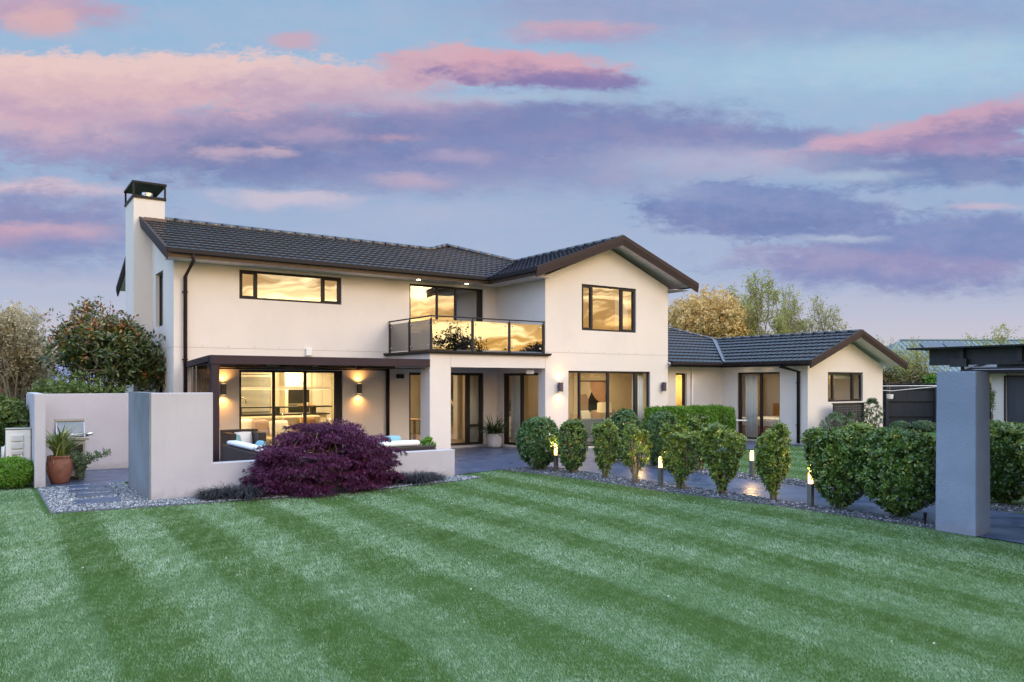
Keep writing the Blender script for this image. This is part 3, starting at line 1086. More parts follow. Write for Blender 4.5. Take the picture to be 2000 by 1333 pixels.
bg_ = MB()
ap = ZE + P_ * 3.03
barge(bg_, [(12.13, 16.47, ZE - .02), (15.25, 16.47, ap + .02)], (0, -1, 0))
barge(bg_, [(15.25, 16.47, ap + .02), (18.40, 16.47, ZE - .02)], (0, -1, 0))
bg_.build_each('bargeboard', M['barge'], house)
bg2 = MB()
barge(bg2, [(XV0 + .02, E0 - .1, ZE - .03), (XV0 + .02, RY, ZR + .02)], (-1, 0, 0))
barge(bg2, [(XV0 + .02, RY, ZR + .02), (XV0 + .02, 26.5, ZR - P_ * 4.03)], (-1, 0, 0))
bg2.build_each('bargeboard', M['barge'], house)
# wing roof
WX, WE, WR, WZ, WP = 20.1, 16.9, 22.65, 2.545, .378
WRZ = WZ + WP * (WR - WX)
tiles('roof', (WX, 0, WZ), (0, 1), (1, 0), WP, Rg(lambda t: (13.58, WE + t), WR - WX), house)
tiles('roof', (0, WE, WZ), (1, 0), (0, 1), WP, Rg(lambda t: (XG1 + .01, WX + t if t < WR - WX else WR - (t - (WR - WX))), 6.6), house)
tiles('roof', (25.2, 0, WZ), (0, 1), (-1, 0), WP, Rg(lambda t: (13.58, 21.5), WR - WX), house)
wb2 = MB()
wb2.add([(WR, WE + 2.55, WRZ), (XG1 + .5, WE + 2.55 + 4.5, WZ + WP * 7.0), (WR, 23, WRZ - .3), (WR, 21.5, WRZ)], [(0, 1, 2, 3)])
wb2.build('roof', M['tile'], house)
ub = MB()
slab(ub, [(WX + .02, 13.6, WZ), (WR, 13.6, WRZ - .01), (WR, 19.3, WRZ - .01), (WX + .02, 16.9, WZ)])
slab(ub, [(WR, 13.6, WRZ - .01), (25.18, 13.6, WZ), (25.18, 21.4, WZ), (WR, 21.4, WRZ - .01)])
slab(ub, [(XG1 + .02, WE + .02, WZ), (20.05, WE + .02, WZ), (WR - .05, 19.35, WRZ - .02), (XG1 + .02, 19.35, WRZ - .02)])
so2 = MB()
so2.box(XG1, 20.67, WE + .03, 17.41, 2.44, 2.455)
so2.box(20.13, 20.67, 14.16, WE + .03, 2.441, 2.456)
ub.v += []
n0 = len(ub.v)
ub.add(so2.v, so2.f)
ub.build_each('soffit', M['soffit'], house)
gb = MB()
gb.box(WX - .12, WX - .005, 13.58, WE + .0, 2.46, 2.56)
gb.box(XG1 + .01, WX - .12, WE - .12, WE - .005, 2.46, 2.56)
gb.build_each('gutter', M['gutter'], house, bevel=.012)
fb = MB()
fb.box(WX - .02, WX + .03, 13.65, WE + .03, 2.40, 2.458)
fb.box(XG1 + .01, WX - .02, WE - .02, WE + .03, 2.40, 2.458)
fb.build_each('fascia', M['gutter'], house)
bg3 = MB()
barge(bg3, [(WX - .1, 13.6, WZ - .03), (WR, 13.6, WRZ + .01)], (0, -1, 0), .19)
barge(bg3, [(WR, 13.6, WRZ + .01), (25.32, 13.6, WZ - .03)], (0, -1, 0), .19)
bg3.build_each('bargeboard', M['barge'], house)
rc = MB()
ridge(rc, (WR, 13.6, WRZ + .01), (WR, WE + 2.55, WRZ + .01), .06)
ridge(rc, (WR, WE + 2.55, WRZ + .02), (XG1 + .3, WE + 2.55 + 4.7, WZ + WP * 7.25), .065)
rc.build('ridge_cap', M['tile'], house, smooth=True)
vb = MB()
vb.prism([(WX, WE, WZ + .055), (WX + .16, WE, WZ + .055), (WR + .1, WE + 2.55, WRZ + .05), (WR - .06, WE + 2.6, WRZ + .05)], (0, 0, .012))
vb.build('valley', pm('valley_metal', (.14, .16, .19), .35, metal=.3), house)

# downpipes
def pipe(pts, r_=.045, m='barge', brackets=()):
    mb = MB()
    mb.tube(pts, r_, 10)
    for (x, y, z) in brackets:
        mb.box(x - .06, x + .06, y - .02, y + .06, z - .015, z + .015)
    return mb.build('downpipe', M[m], house, smooth=True)


pipe([(4.02, 18.80, 4.90), (4.02, 18.80, 4.72), (3.96, 19.36, 4.42), (3.96, 19.36, .02)], .045, 'barge', [(3.96, 19.38, 4.05), (3.96, 19.38, 2.45)])
pipe([(9.21, 19.38, 2.30), (9.21, 19.38, .02)], .05, 'gutter')
pipe([(20.04, 14.65, 2.46), (20.04, 14.65, 2.40), (20.60, 14.40, 2.24), (20.60, 14.40, .05)], .05, 'gutter', [(20.62, 14.4, 1.9), (20.62, 14.4, .6)])
pipe([(19.15, 17.36, 2.44), (19.15, 17.36, .02)], .028, 'soffit')

# chimney
ch = MB()
ch.box(3.27, 4.03, 22.22, 23.6, 0, 6.77)
chim = ch.build('chimney', M['wall'], house)
cp = MB()
for x in (3.25, 4.01):
    for y in (22.20, 23.58):
        cp.box(x, x + .045, y, y + .045, 6.77, 7.16)
cp.box(3.24, 4.06, 22.19, 22.235, 6.77, 6.84)
cp.box(3.24, 4.06, 23.59, 23.63, 6.77, 6.84)
cp.box(3.24, 3.285, 22.235, 23.59, 6.77, 6.84)
cp.box(4.02, 4.06, 22.235, 23.59, 6.77, 6.84)
cp.box(3.23, 4.07, 22.18, 23.64, 7.16, 7.21)
cp.build('chimney_cap', M['gutter'], chim)
fl = MB()
fl.lathe([(.115, 0), (.115, .2), (.135, .2), (.135, .26), (.10, .27)], (3.68, 22.75, 6.77), 20)
fl.build('flue', M['chrome'], chim, smooth=False)
fs_ = MB()
fs_.prism([(3.5, 22.19, ZR - .14), (4.06, 22.19, ZR - .14), (4.06, 22.19, ZR - .02), (3.5, 22.19, ZR - .02)], (0, -.02, 0))
fs_.build('flashing', M['fascia'], chim)

# balcony balustrade
bal = MB()
posts = [(9.28, YG + .03), (10.50, YG + .03), (11.66, YG + .03), (12.80, YG + .03), (9.28, 18.22), (9.28, 19.40)]
for x, y in posts:
    bal.box(x - .025, x + .025, y - .025, y + .025, 2.71, 3.52)
bal.build_each('balustrade_post', M['dark_alu'], house, bevel=.004)
hr = MB()
hr.box(9.25, 12.84, YG, YG + .06, 3.57, 3.60)
hr.box(9.25, 9.31, YG + .06, 19.43, 3.57, 3.60)
for x, y in posts:
    hr.box(x - .01, x + .01, y - .01, y + .01, 3.52, 3.57)
hr.build('handrail', M['dark_alu'], house, bevel=.006)
spg = MB()
segs = [((9.28, YG + .03), (10.50, YG + .03)), ((10.50, YG + .03), (11.66, YG + .03)), ((11.66, YG + .03), (12.80, YG + .03)), ((9.28, YG + .03), (9.28, 18.22)), ((9.28, 18.22), (9.28, 19.40))]
for (a, b) in segs:
    pn = MB()
    a_, b_ = Vector((*a, 0)), Vector((*b, 0))
    d_ = (b_ - a_).normalized()
    a2, b2 = a_ + d_ * .045, b_ - d_ * .045
    pn.add([(a2.x, a2.y, 2.75), (b2.x, b2.y, 2.75), (b2.x, b2.y, 3.50), (a2.x, a2.y, 3.50)], [(0, 1, 2, 3)])
    pn.build('glass_panel', M['smoke'], house)
    nn = Vector((-d_.y, d_.x, 0))
    if nn.y > 0 or nn.x > 0:
        nn = -nn
    for e in (a2 + d_ * .07, b2 - d_ * .07):
        for z in (2.84, 3.42):
            c0 = e + Vector((0, 0, z)) + nn * .012
            spg.tube([c0 - nn * .02, c0 + nn * .012], .022, 10)
spg.build_each('glass_clamp', M['chrome'], house)

# ------------------------------------------------------------------ rooms behind the glass
def room(x0, x1, y0, y1, z0, z1, skip=(), m='interior', floor='timber_floor'):
    mb = MB()
    F = {'l': [(x0, y0, z0), (x0, y1, z0), (x0, y1, z1), (x0, y0, z1)], 'r': [(x1, y0, z0), (x1, y1, z0), (x1, y1, z1), (x1, y0, z1)],
         'b': [(x0, y1, z0), (x1, y1, z0), (x1, y1, z1), (x0, y1, z1)], 'f': [(x0, y0, z0), (x1, y0, z0), (x1, y0, z1), (x0, y0, z1)],
         't': [(x0, y0, z1), (x1, y0, z1), (x1, y1, z1), (x0, y1, z1)]}
    for kk, q in F.items():
        if kk not in skip:
            mb.add(q, [(0, 1, 2, 3)])
    mb.build('room_wall', M[m], house)
    fl_ = MB()
    fl_.box(x0, x1, y0, y1, z0 - .05, z0)
    fl_.build('room_floor', M[floor], house)


room(3.91, 9.72, YM + T, 25.3, .06, 2.55, 'f', 'interior_white')
room(9.76, 14.6, YM + T, 25.3, .05, 2.50, 'f')
room(XG0 + T, XG1 - T - .01, YG + T, 21.45, .04, 2.52, 'flr')
lv = MB()
lv.add([(XG1 - T - .01, YG + T, .04), (XG1 - T - .01, 17.70, .04), (XG1 - T - .01, 17.70, 2.52), (XG1 - T - .01, YG + T, 2.52)], [(0, 1, 2, 3)])
lv.add([(17.46, 21.45, .04), (20.5, 21.45, .04), (20.5, 21.45, 2.42), (17.46, 21.45, 2.42)], [(0, 1, 2, 3)])
lv.add([(20.5, 21.45, .04), (20.5, 17.70, .04), (20.5, 17.70, 2.42), (20.5, 21.45, 2.42)], [(0, 1, 2, 3)])
lv.add([(17.46, 17.70, 2.42), (20.5, 17.70, 2.42), (20.5, 21.45, 2.42), (17.46, 21.45, 2.42)], [(0, 1, 2, 3)])
lv.add([(17.46, 17.70, .04), (20.5, 17.70, .04), (20.5, 21.45, .04), (17.46, 21.45, .04)], [(0, 1, 2, 3)])
lv.add([(17.46, 17.70, 2.42), (17.46, 21.45, 2.42), (17.46, 21.45, 2.52), (17.46, 17.70, 2.52)], [(0, 1, 2, 3)])
lv.build('room_wall', M['interior'], house)
part = MB()
part.box(XG0 + .002, XG0 + T - .002, YM + .002, 21.45, .06, 2.49)
part.box(XG0 + T, 14.58, 21.47, 21.6, .06, 2.49)
part.build('partition', M['interior'], house)
room(3.91, 9.0, YM + T, 22.3, 2.74, 4.9, 'f')
room(9.1, 12.83, YM + T, 23.0, 2.745, 4.9, 'f')
room(XG0 + T + .01, XG1 - T - .01, YG + T, 21.0, 2.75, 4.9, 'f')
room(20.86, 24.6, 14.31, 20.0, .05, 2.43, 'fl', 'interior', 'carpet')
room(18.1, 19.5, 17.60, 18.55, .06, 2.40, 'f', 'interior_white', 'carpet')


def room_lamp(x, y, z, watt, col=(1, .74, .42), size=.5, parent=house):
    l = bpy.data.lights.new('ceiling_lamp', 'AREA')
    l.shape = 'DISK'
    l.energy = watt
    l.color = col
    l.size = size
    o = bpy.data.objects.new('ceiling_lamp', l)
    b_ = base_of(parent)
    o.location = (x - b_.x, y - b_.y, z - b_.z)
    COL.objects.link(o)
    o.parent = parent
    d = MB()
    d.lathe([(.075, 0), (.075, .018)], (x, y, z + .004), 14)
    d.build('downlight', M['warm_panel'], parent)


for x, y in ((5.2, 21.0), (7.4, 21.0), (5.6, 24.2), (8.2, 24.3)):
    room_lamp(x, y, 2.51, 105, (1, .70, .34))
for x, y in ((10.8, 21.5), (12.2, 23.4)):
    room_lamp(x, y, 2.46, 40)
room_lamp(14.6, 18.6, 2.48, 42)
room_lamp(16.2, 19.9, 2.48, 46)
room_lamp(6.5, 20.8, 4.86, 6)
room_lamp(11.2, 21.2, 4.86, 5)
room_lamp(15.2, 19.0, 4.86, 6)
room_lamp(22.4, 16.6, 2.39, 34)
room_lamp(18.8, 18.2, 2.36, 55)
room_lamp(18.6, 20.3, 2.38, 26)


# recessed lights in the soffits (lit in the photograph)
def soffit_light(x, y, z, e=5.0):
    d = MB()
    d.lathe([(.05, 0), (.05, .01)], (x, y, z - .012), 16)
    o = d.build('downlight', M['lamp_hot'], house)
    l = bpy.data.lights.new('downlight_beam', 'SPOT')
    l.energy = e
    l.color = (1, .72, .40)
    l.spot_size = R(125)
    l.spot_blend = .8
    l.shadow_soft_size = .04
    q = bpy.data.objects.new('downlight_beam', l)
    b_ = base_of(house)
    q.location = (x - b_.x, y - b_.y, z - .02 - b_.z)
    COL.objects.link(q)
    q.parent = house


soffit_light(10.05, 19.17, 4.785, 9)
soffit_light(11.62, 19.17, 4.785, 9)
soffit_light(20.40, 15.55, 2.44, 5)
soffit_light(20.40, 16.35, 2.44, 5)


def wall_lamp(x, y, z, label, lit=True, e=34.0):
    t = thing('wall_lamp', label, 'wall lamp', (x, y, z), 'up and down wall lamps on the house')
    b = MB()
    b.box(x - .028, x + .028, y - .045, y, z - .05, z + .05)
    b.build('mount', M['black'], t)
    b = MB()
    b.box(x - .055, x + .055, y - .150, y - .045, z - .135, z + .135)
    b.build('lamp_body', pm('lamp_body_bronze', (.07, .058, .075), .4, metal=.2), t, bevel=.006)
    b = MB()
    b.box(x - .040, x + .040, y - .135, y - .060, z + .1352, z + .139)
    b.box(x - .040, x + .040, y - .135, y - .060, z - .139, z - .1352)
    b.build('lens', M['lamp_glow'] if lit else M['soffit'], t)
    if lit:
        for s_ in (1, -1):
            l = bpy.data.lights.new('beam', 'SPOT')
            l.energy = e
            l.color = (1, .46, .12)
            l.spot_size = R(150)
            l.spot_blend = 1.0
            l.shadow_soft_size = .03
            o = bpy.data.objects.new('beam', l)
            o.location = (0, -.10, s_ * .145)
            o.rotation_euler = (R(180), 0, 0) if s_ > 0 else (0, 0, 0)
            COL.objects.link(o)
            o.parent = t


wall_lamp(4.83, YM, 1.74, 'slim bronze up-down lamp beside the pergola post, left of the kitchen doors')
wall_lamp(8.36, YM, 1.74, 'slim bronze up-down lamp glowing between kitchen doors and black downpipe')
wall_lamp(13.31, YG, 1.78, 'slim bronze up-down lamp glowing left of the living room sliding doors', e=28)
wall_lamp(17.38, YG, 1.78, 'unlit slim bronze lamp right of the living room sliding doors', lit=False)


# ================================================================== GARDEN WALLS, PERGOLAS
gw = thing('garden_wall', 'pale plaster garden wall, tall at its grey sided left end and low along the patio', 'garden wall', (2.22, 13.46, 0))
g = MB()
g.prism([(2.232, 13.46, 0), (7.88, 13.46, 0), (7.88, 13.46, .55), (3.19, 13.46, .55), (3.19, 13.46, 1.735), (2.232, 13.46, 1.735)], (0, .20, 0))
g.build('front_wall', M['garden_wall'], gw, bevel=.012)
g = MB()
g.box(2.21, 2.232, 13.462, 15.6, 0, 1.734)
g.box(2.232, 2.42, 13.66, 15.6, 0, 1.733)
g.build('side_wall', M['render_grey'], gw)
cw = thing('courtyard_wall', 'pale pink plaster courtyard wall behind the barbecue and potted flax', 'garden wall', (.86, 16.25, 0))
g = MB()
g.box(.77, .945, 16.22, 18.9, 0, 1.70)
g.build('end_wall', M['garden_wall'], cw, bevel=.012)
g = MB()
g.box(.76, 3.7, 18.9, 19.08, 0, 1.665)
g.build('back_wall', M['garden_wall'], cw, bevel=.01)

pg = thing('pergola', 'dark bronze metal pergola over the patio outside the kitchen', 'pergola', (4.08, 17.05, 0))
g = MB(); g.box(4.0, 4.16, 17.0, 17.16, 0, 2.30); g.build('post', M['brown_alu'], pg, bevel=.006)
g = MB(); g.box(3.98, 9.225, 16.98, 17.18, 2.30, 2.49); g.build('beam', M['brown_alu'], pg, bevel=.006)
g = MB()
g.hexa([(3.97, 17.18, 2.36), (4.12, 17.18, 2.36), (4.12, 19.44, 2.27), (3.97, 19.44, 2.27)], [(3.97, 17.18, 2.488), (4.12, 17.18, 2.488), (4.12, 19.44, 2.40), (3.97, 19.44, 2.40)])
g.build('side_beam', M['brown_alu'], pg)
g = MB()
g.hexa([(4.12, 17.18, 2.42), (9.2, 17.18, 2.42), (9.2, 19.44, 2.34), (4.12, 19.44, 2.34)], [(4.12, 17.18, 2.46), (9.2, 17.18, 2.46), (9.2, 19.44, 2.38), (4.12, 19.44, 2.38)])
g.build('roof_panel', M['gutter'], pg)
for i in range(4):
    x = 5.15 + i * 1.05
    g = MB(); g.box(x, x + .07, 17.2, 19.42, 2.265, 2.335); g.build('rafter', M['gutter'], pg)
g = MB(); g.box(4.16, 9.2, 19.32, 19.44, 2.235, 2.262); g.box(4.16, 9.2, 17.2, 17.25, 2.24, 2.262); g.build('rail', M['gutter'], pg)
g = MB()
n = 24
for i in range(n):
    y0, y1 = 17.2 + 2.1 * i / n, 17.2 + 2.1 * (i + 1) / n
    o0, o1 = .012 * math.sin(i * 1.9), .012 * math.sin((i + 1) * 1.9)
    g.add([(4.06 + o0, y0, .9), (4.06 + o1, y1, .9), (4.06 + o1, y1, 2.30), (4.06 + o0, y0, 2.30)], [(0, 1, 2, 3)])
g.build('blind', M['screen'], pg)
g = MB(); g.box(4.03, 4.10, 17.2, 19.3, 2.285, 2.33); g.tube([(3.96, 17.08, 2.26), (3.94, 17.05, 2.18)], .018, 8); g.build('blind_rail', M['gutter'], pg)

gp = thing('garden_pergola', 'black timber pergola on a square grey plaster column at the lawn edge', 'pergola', (10.23, 4.77, 0))
g = MB()
g.hexa([(10.04, 4.53, 0), (10.44, 4.53, 0), (10.44, 5.02, 0), (10.04, 5.02, 0)], [(10.075, 4.545, 2.045), (10.455, 4.545, 2.045), (10.455, 5.02, 2.045), (10.075, 5.02, 2.045)])
g.build('column', M['grey_plaster'], gp, bevel=.016)
g = MB()
g.tube([(10.25, 4.78, 2.04), (10.25, 4.78, 2.16)], .022, 8)
g.box(10.13, 10.19, 4.68, 4.88, 2.10, 2.20)
g.build('bracket', M['black'], gp)
g = MB()
g.box(10.20, 10.26, 0.2, 5.17, 2.125, 2.325)
g.box(12.1, 12.16, 0.2, 5.17, 2.125, 2.325)
g.build('beam', M['stain'], gp)
for y in (4.72, 4.06, 3.4, 2.74, 2.1, 1.4):
    g = MB(); g.box(10.14, 10.20, y, y + .05, 2.16, 2.33); g.box(10.26, 12.1, y, y + .05, 2.20, 2.33); g.build('rafter', M['stain'], gp)
g = MB(); g.box(9.98, 12.4, .1, 5.36, 2.332, 2.352); g.build('roof_sheet', M['gutter'], gp)

# ================================================================== PLANTS
BN = 'clipped shrubs along the lawn side of the path'
BF = 'clipped shrubs along the far side of the path'


def bush(x, y, h, rmax, label, seed, mat='lf_bush', nc=420, L=.047, prof=None, group=BN, sx=1., sy=1., name='clipped_shrub', cat='shrub', stems=7, tw=1.0, leaf_per=14, lump=.13, leaf_w=.62, gap=0.0):
    r = np.random.default_rng(seed)
    nc = int(nc * 1.3)
    t = thing(name, label, cat, (x, y, 0), group)
    prof = prof or [(0, .22), (.12, .42), (.35, .82), (.62, 1.0), (.85, .95), (.95, .8), (1, .55)]
    pt, pr = np.array([p[0] for p in prof]), np.array([p[1] for p in prof])
    if group == BN and prof is VASE:
        pr = pr * (1 + .16 * np.sin(pt * (4 + 5 * r.random()) + 6 * r.random()) + .05 * r.normal(size=len(pr)))
        pr[-1] *= .7 + .4 * r.random()
        sx, sy = sx * (.9 + .2 * r.random()), sy * (.9 + .2 * r.random())
    hk = r.random() * 6.28
    ts, tries = [], nc * 6
    tt = r.random(tries)
    rr = np.interp(tt, pt, pr)
    keep = r.random(tries) < (rr + .05) / 1.1
    tt = tt[keep][:nc]
    ntop = int(nc * .22)
    tt[:ntop] = .90 + .10 * r.random(ntop)
    ph = r.random(len(tt)) * 2 * math.pi
    q = np.where(r.random(len(tt)) < .8, .86 + .14 * r.random(len(tt)), .35 + .5 * r.random(len(tt)))
    q[:ntop] = np.sqrt(r.random(ntop))
    k1, k2, k3 = r.random(3) * 6.28
    lm = 1 + lump * (np.sin(3 * ph + 5 * tt + k1) * .5 + np.sin(5 * ph - 9 * tt + k2) * .35 + np.sin(2 * ph + 13 * tt + k3) * .35)
    if gap:
        kp = (np.sin(4 * ph + 7 * tt + k2) + np.sin(7 * ph - 11 * tt + k1)) > -2 + gap * (1.6 - tt * .9) * 1.3
        tt, ph, q, lm = tt[kp], ph[kp], q[kp], lm[kp]
    rad = np.interp(tt, pt, pr) * rmax * q * lm
    C = np.stack([x + sx * rad * np.cos(ph), y + sy * rad * np.sin(ph), .05 + (h - .05) * tt * (1 + .03 * lm * tw + (.07 if prof is VASE else .015) * np.sin(ph + hk) + (.05 if prof is VASE else 0) * np.sin(3 * ph + 2 * hk) - .02)], 1)
    upz = np.where(tt > .9, 1.2, .25) + r.normal(size=len(tt)) * .25
    A = np.stack([np.cos(ph) * q, np.sin(ph) * q, upz], 1)
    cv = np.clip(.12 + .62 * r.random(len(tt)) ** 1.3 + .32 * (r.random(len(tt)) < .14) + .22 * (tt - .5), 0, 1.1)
    P, D, N, LL, LW, var = rosettes(C, A, leaf_per, .018, L, leaf_w, r, .35, cv)
    leaf_obj('foliage', P, D, N, LL, LW, var, M[mat], t)
    mb = MB()
    for i in range(stems):
        a = i * 6.28 / stems + r.random()
        e = rmax * (.45 + .45 * r.random())
        p0 = Vector((x + .035 * math.cos(a), y + .035 * math.sin(a), 0))
        pts = [p0]
        for s_ in range(1, 6):
            f = s_ / 5
            pts.append(Vector((x + sx * e * math.cos(a + .3 * math.sin(s_)) * f ** .8, y + sy * e * math.sin(a + .3 * math.sin(s_)) * f ** .8, h * .85 * f)))
        mb.tube(pts, [.020, .017, .013, .010, .008, .005], 6)
    mb.build('stems', M['stem'], t, smooth=True)
    return t


EGG = [(0, .12), (.06, .36), (.2, .80), (.45, 1.0), (.7, .98), (.88, .82), (1, .5)]
VASE = [(0, .05), (.10, .14), (.2, .36), (.34, .66), (.5, .86), (.72, 1.0), (.9, 1.0), (1, .8)]
BLOCK = [(0, .12), (.08, .42), (.22, .82), (.45, 1.0), (.78, .98), (.92, .80), (1, .48)]
bush(9.98, 13.45, 1.08, 0.45, 'wide rounded shrub at the patio end of the row, left of a bollard', 1, nc=900, prof=EGG, mat='lf_dome', lump=.06)
bush(10.2, 12.55, 1.06, 0.29, 'upright egg shaped shrub just right of the first bollard lamp', 2, nc=520, prof=EGG, lump=.08)
bush(10.2, 11.52, 1.03, 0.28, 'open leggy shrub with bare grey stems, third in the lawn side row', 3, mat='lf_tip', nc=412, prof=VASE, gap=0.75, lump=.16)
bush(10.15, 10.62, 0.99, 0.26, 'thin twiggy shrub with a lamp glowing through its sparse leaves', 4, mat='lf_tip', nc=262, prof=VASE, gap=0.95, lump=.2, stems=12)
bush(10.22, 9.55, 1.04, 0.33, 'vase shaped shrub right of the lit bollard, narrowing to bare stems', 5, mat='lf_tip', nc=475, prof=VASE, gap=0.55, lump=.16)
bush(10.3, 8.68, 1.08, 0.30, 'dense vase shaped shrub, sixth along the lawn side of the path', 6, mat='lf_tip', nc=537, prof=VASE, gap=0.35, lump=.14)
bush(10.42, 7.74, 1.11, 0.26, 'slender upright shrub standing alone between two lit bollards', 7, mat='lf_tip', nc=450, prof=VASE, gap=0.45, lump=.16)
bush(10.58, 6.68, 1.15, .38, 'tall broad shrub right of the nearest bollard, stems forking at the base', 8, nc=760, prof=BLOCK, lump=.09)
bush(10.62, 5.80, 1.19, .52, 'big rounded shrub beside the grey pergola column', 9, nc=1100, prof=BLOCK, lump=.07)

DOME = [(0, .45), (.15, .8), (.4, 1.0), (.65, .98), (.85, .78), (.95, .5), (1, .25)]
bush(12.7, 13.62, 1.2, 0.4, 'rounded dark dome shrub under the living room windows', 11, 'lf_dome', 900, .045, DOME, BF, lump=.04)
bush(12.7, 12.4, 1.2, 0.43, 'rounded dark dome shrub in front of the bright clipped hedge', 12, 'lf_dome', 900, .045, DOME, BF, lump=.04)
bush(12.7, 11.3, 1.0, 0.28, 'small uneven shrub between the dark dome and the hedge end', 13, 'lf_bush', 420, .055, VASE, BF, gap=.2)
bush(12.75, 8.42, 0.95, 0.3, 'small shrub with low side branches behind the nearest bollard', 14, 'lf_bush', 420, .055, VASE, BF, gap=.3)
bush(12.8, 7.7, 1.12, 0.34, 'yellow green tipped shrub behind the tall broad shrub', 15, 'lf_tip', 520, .055, EGG, BF)
bush(12.9, 6.75, 0.98, 0.34, 'low dark shrub on the far side just left of the column', 16, 'lf_bush', 420, .055, EGG, BF)
bush(13.2, 5.55, 1.22, .55, 'dense dark shrub on the right of the grey column', 17, 'lf_bush', 1000, .055, BLOCK, BF, lump=.07)
bush(13.9, 4.75, 1.22, .5, 'dense dark shrub at the right picture edge', 18, 'lf_bush', 700, .055, BLOCK, BF, lump=.07)


def hedge_box(name, label, x0, x1, y0, y1, z0, h, mat, nc, L, seed, leaf_per=10, wav=.03):
    r = np.random.default_rng(seed)
    a_t = (x1 - x0) * (y1 - y0)
    a_f = (x1 - x0) * h
    a_s = (y1 - y0) * h
    w = np.array([a_t, a_f, a_f * .5, a_s, a_s])
    f = r.choice(5, nc, p=w / w.sum())
    u, v = r.random(nc), r.random(nc)
    d = r.random(nc) ** 2 * .14
    X = x0 + (x1 - x0) * u
    Y = y0 + (y1 - y0) * v
    Z = z0 + h * v
    C = np.empty((nc, 3))
    A = np.zeros((nc, 3))
    Y2 = y0 + (y1 - y0) * u
    for i, (c, a) in enumerate([((X, Y, z0 + h - d), (0, 0, 1)), ((X, y0 + d, Z), (0, -1, .2)), ((X, y1 - d, Z), (0, 1, .2)), ((x0 + d, Y2, Z), (-1, 0, .2)), ((x1 - d, Y2, Z), (1, 0, .2))]):
        k_ = f == i
        C[k_] = np.stack([np.broadcast_to(q, (nc,)) for q in c], 1)[k_]
        A[k_] = a
    # soften the arrises
    ctr = np.array([(x0 + x1) / 2, (y0 + y1) / 2, z0 + h * .45])
    hf = np.array([(x1 - x0) / 2, (y1 - y0) / 2, h * .55])
    nrm = np.abs((C - ctr) / hf)
    ex = np.sort(nrm, 1)[:, 1]
    C = ctr + (C - ctr) * (1 - .05 * np.clip((ex - .7) / .3, 0, 1) ** 2)[:, None]
    C += np.sin(C[:, [1, 0, 0]] * 7 + C[:, [2, 2, 1]] * 5) * wav
    P, D, N, LL, LW, var = rosettes(C, A + .3 * r.normal(size=(nc, 3)), leaf_per, .02, L, .6, r, .4)
    t = thing(name, label, 'hedge', ((x0 + x1) / 2, (y0 + y1) / 2, 0))
    leaf_obj('foliage', P, D, N, LL, LW, var, M[mat], t)
    mb = MB()
    mb.box(x0 + .3, x1 - .3, y0 + .3, y1 - .3, 0, z0 + h - .35)
    mb.build('branch_mass', M['bark'], t)
    return t


hedge_box('clipped_hedge', 'bright green box hedge with a flat clipped top in front of the wing', 16.05, 19.3, 15.7, 16.5, .0, 1.14, 'lf_hedge', 4600, .045, 21)

# box shrub, left hedge
bush(.42, 16.55, .52, .40, 'low round clipped box shrub beside the courtyard wall end', 22, 'lf_hedge', 900, .03, DOME, None, sx=1.0, name='box_shrub', lump=.05, stems=4, leaf_per=10)
bush(-.18, 16.8, .5, .36, 'low clipped box shrub at the left picture edge', 23, 'lf_hedge', 500, .03, DOME, None, name='box_shrub', lump=.05, stems=4, leaf_per=10)
bush(-.2, 18.3, 1.72, .85, 'tall loose green shrub behind the outdoor unit at the left edge', 24, 'lf_green', 1500, .06, DOME, None, name='garden_shrub', lump=.14, stems=9)
bush(.45, 18.1, 1.5, .42, 'loose green shrub squeezed between outdoor unit and courtyard wall', 25, 'lf_green', 600, .06, DOME, None, name='garden_shrub', lump=.14, stems=6)


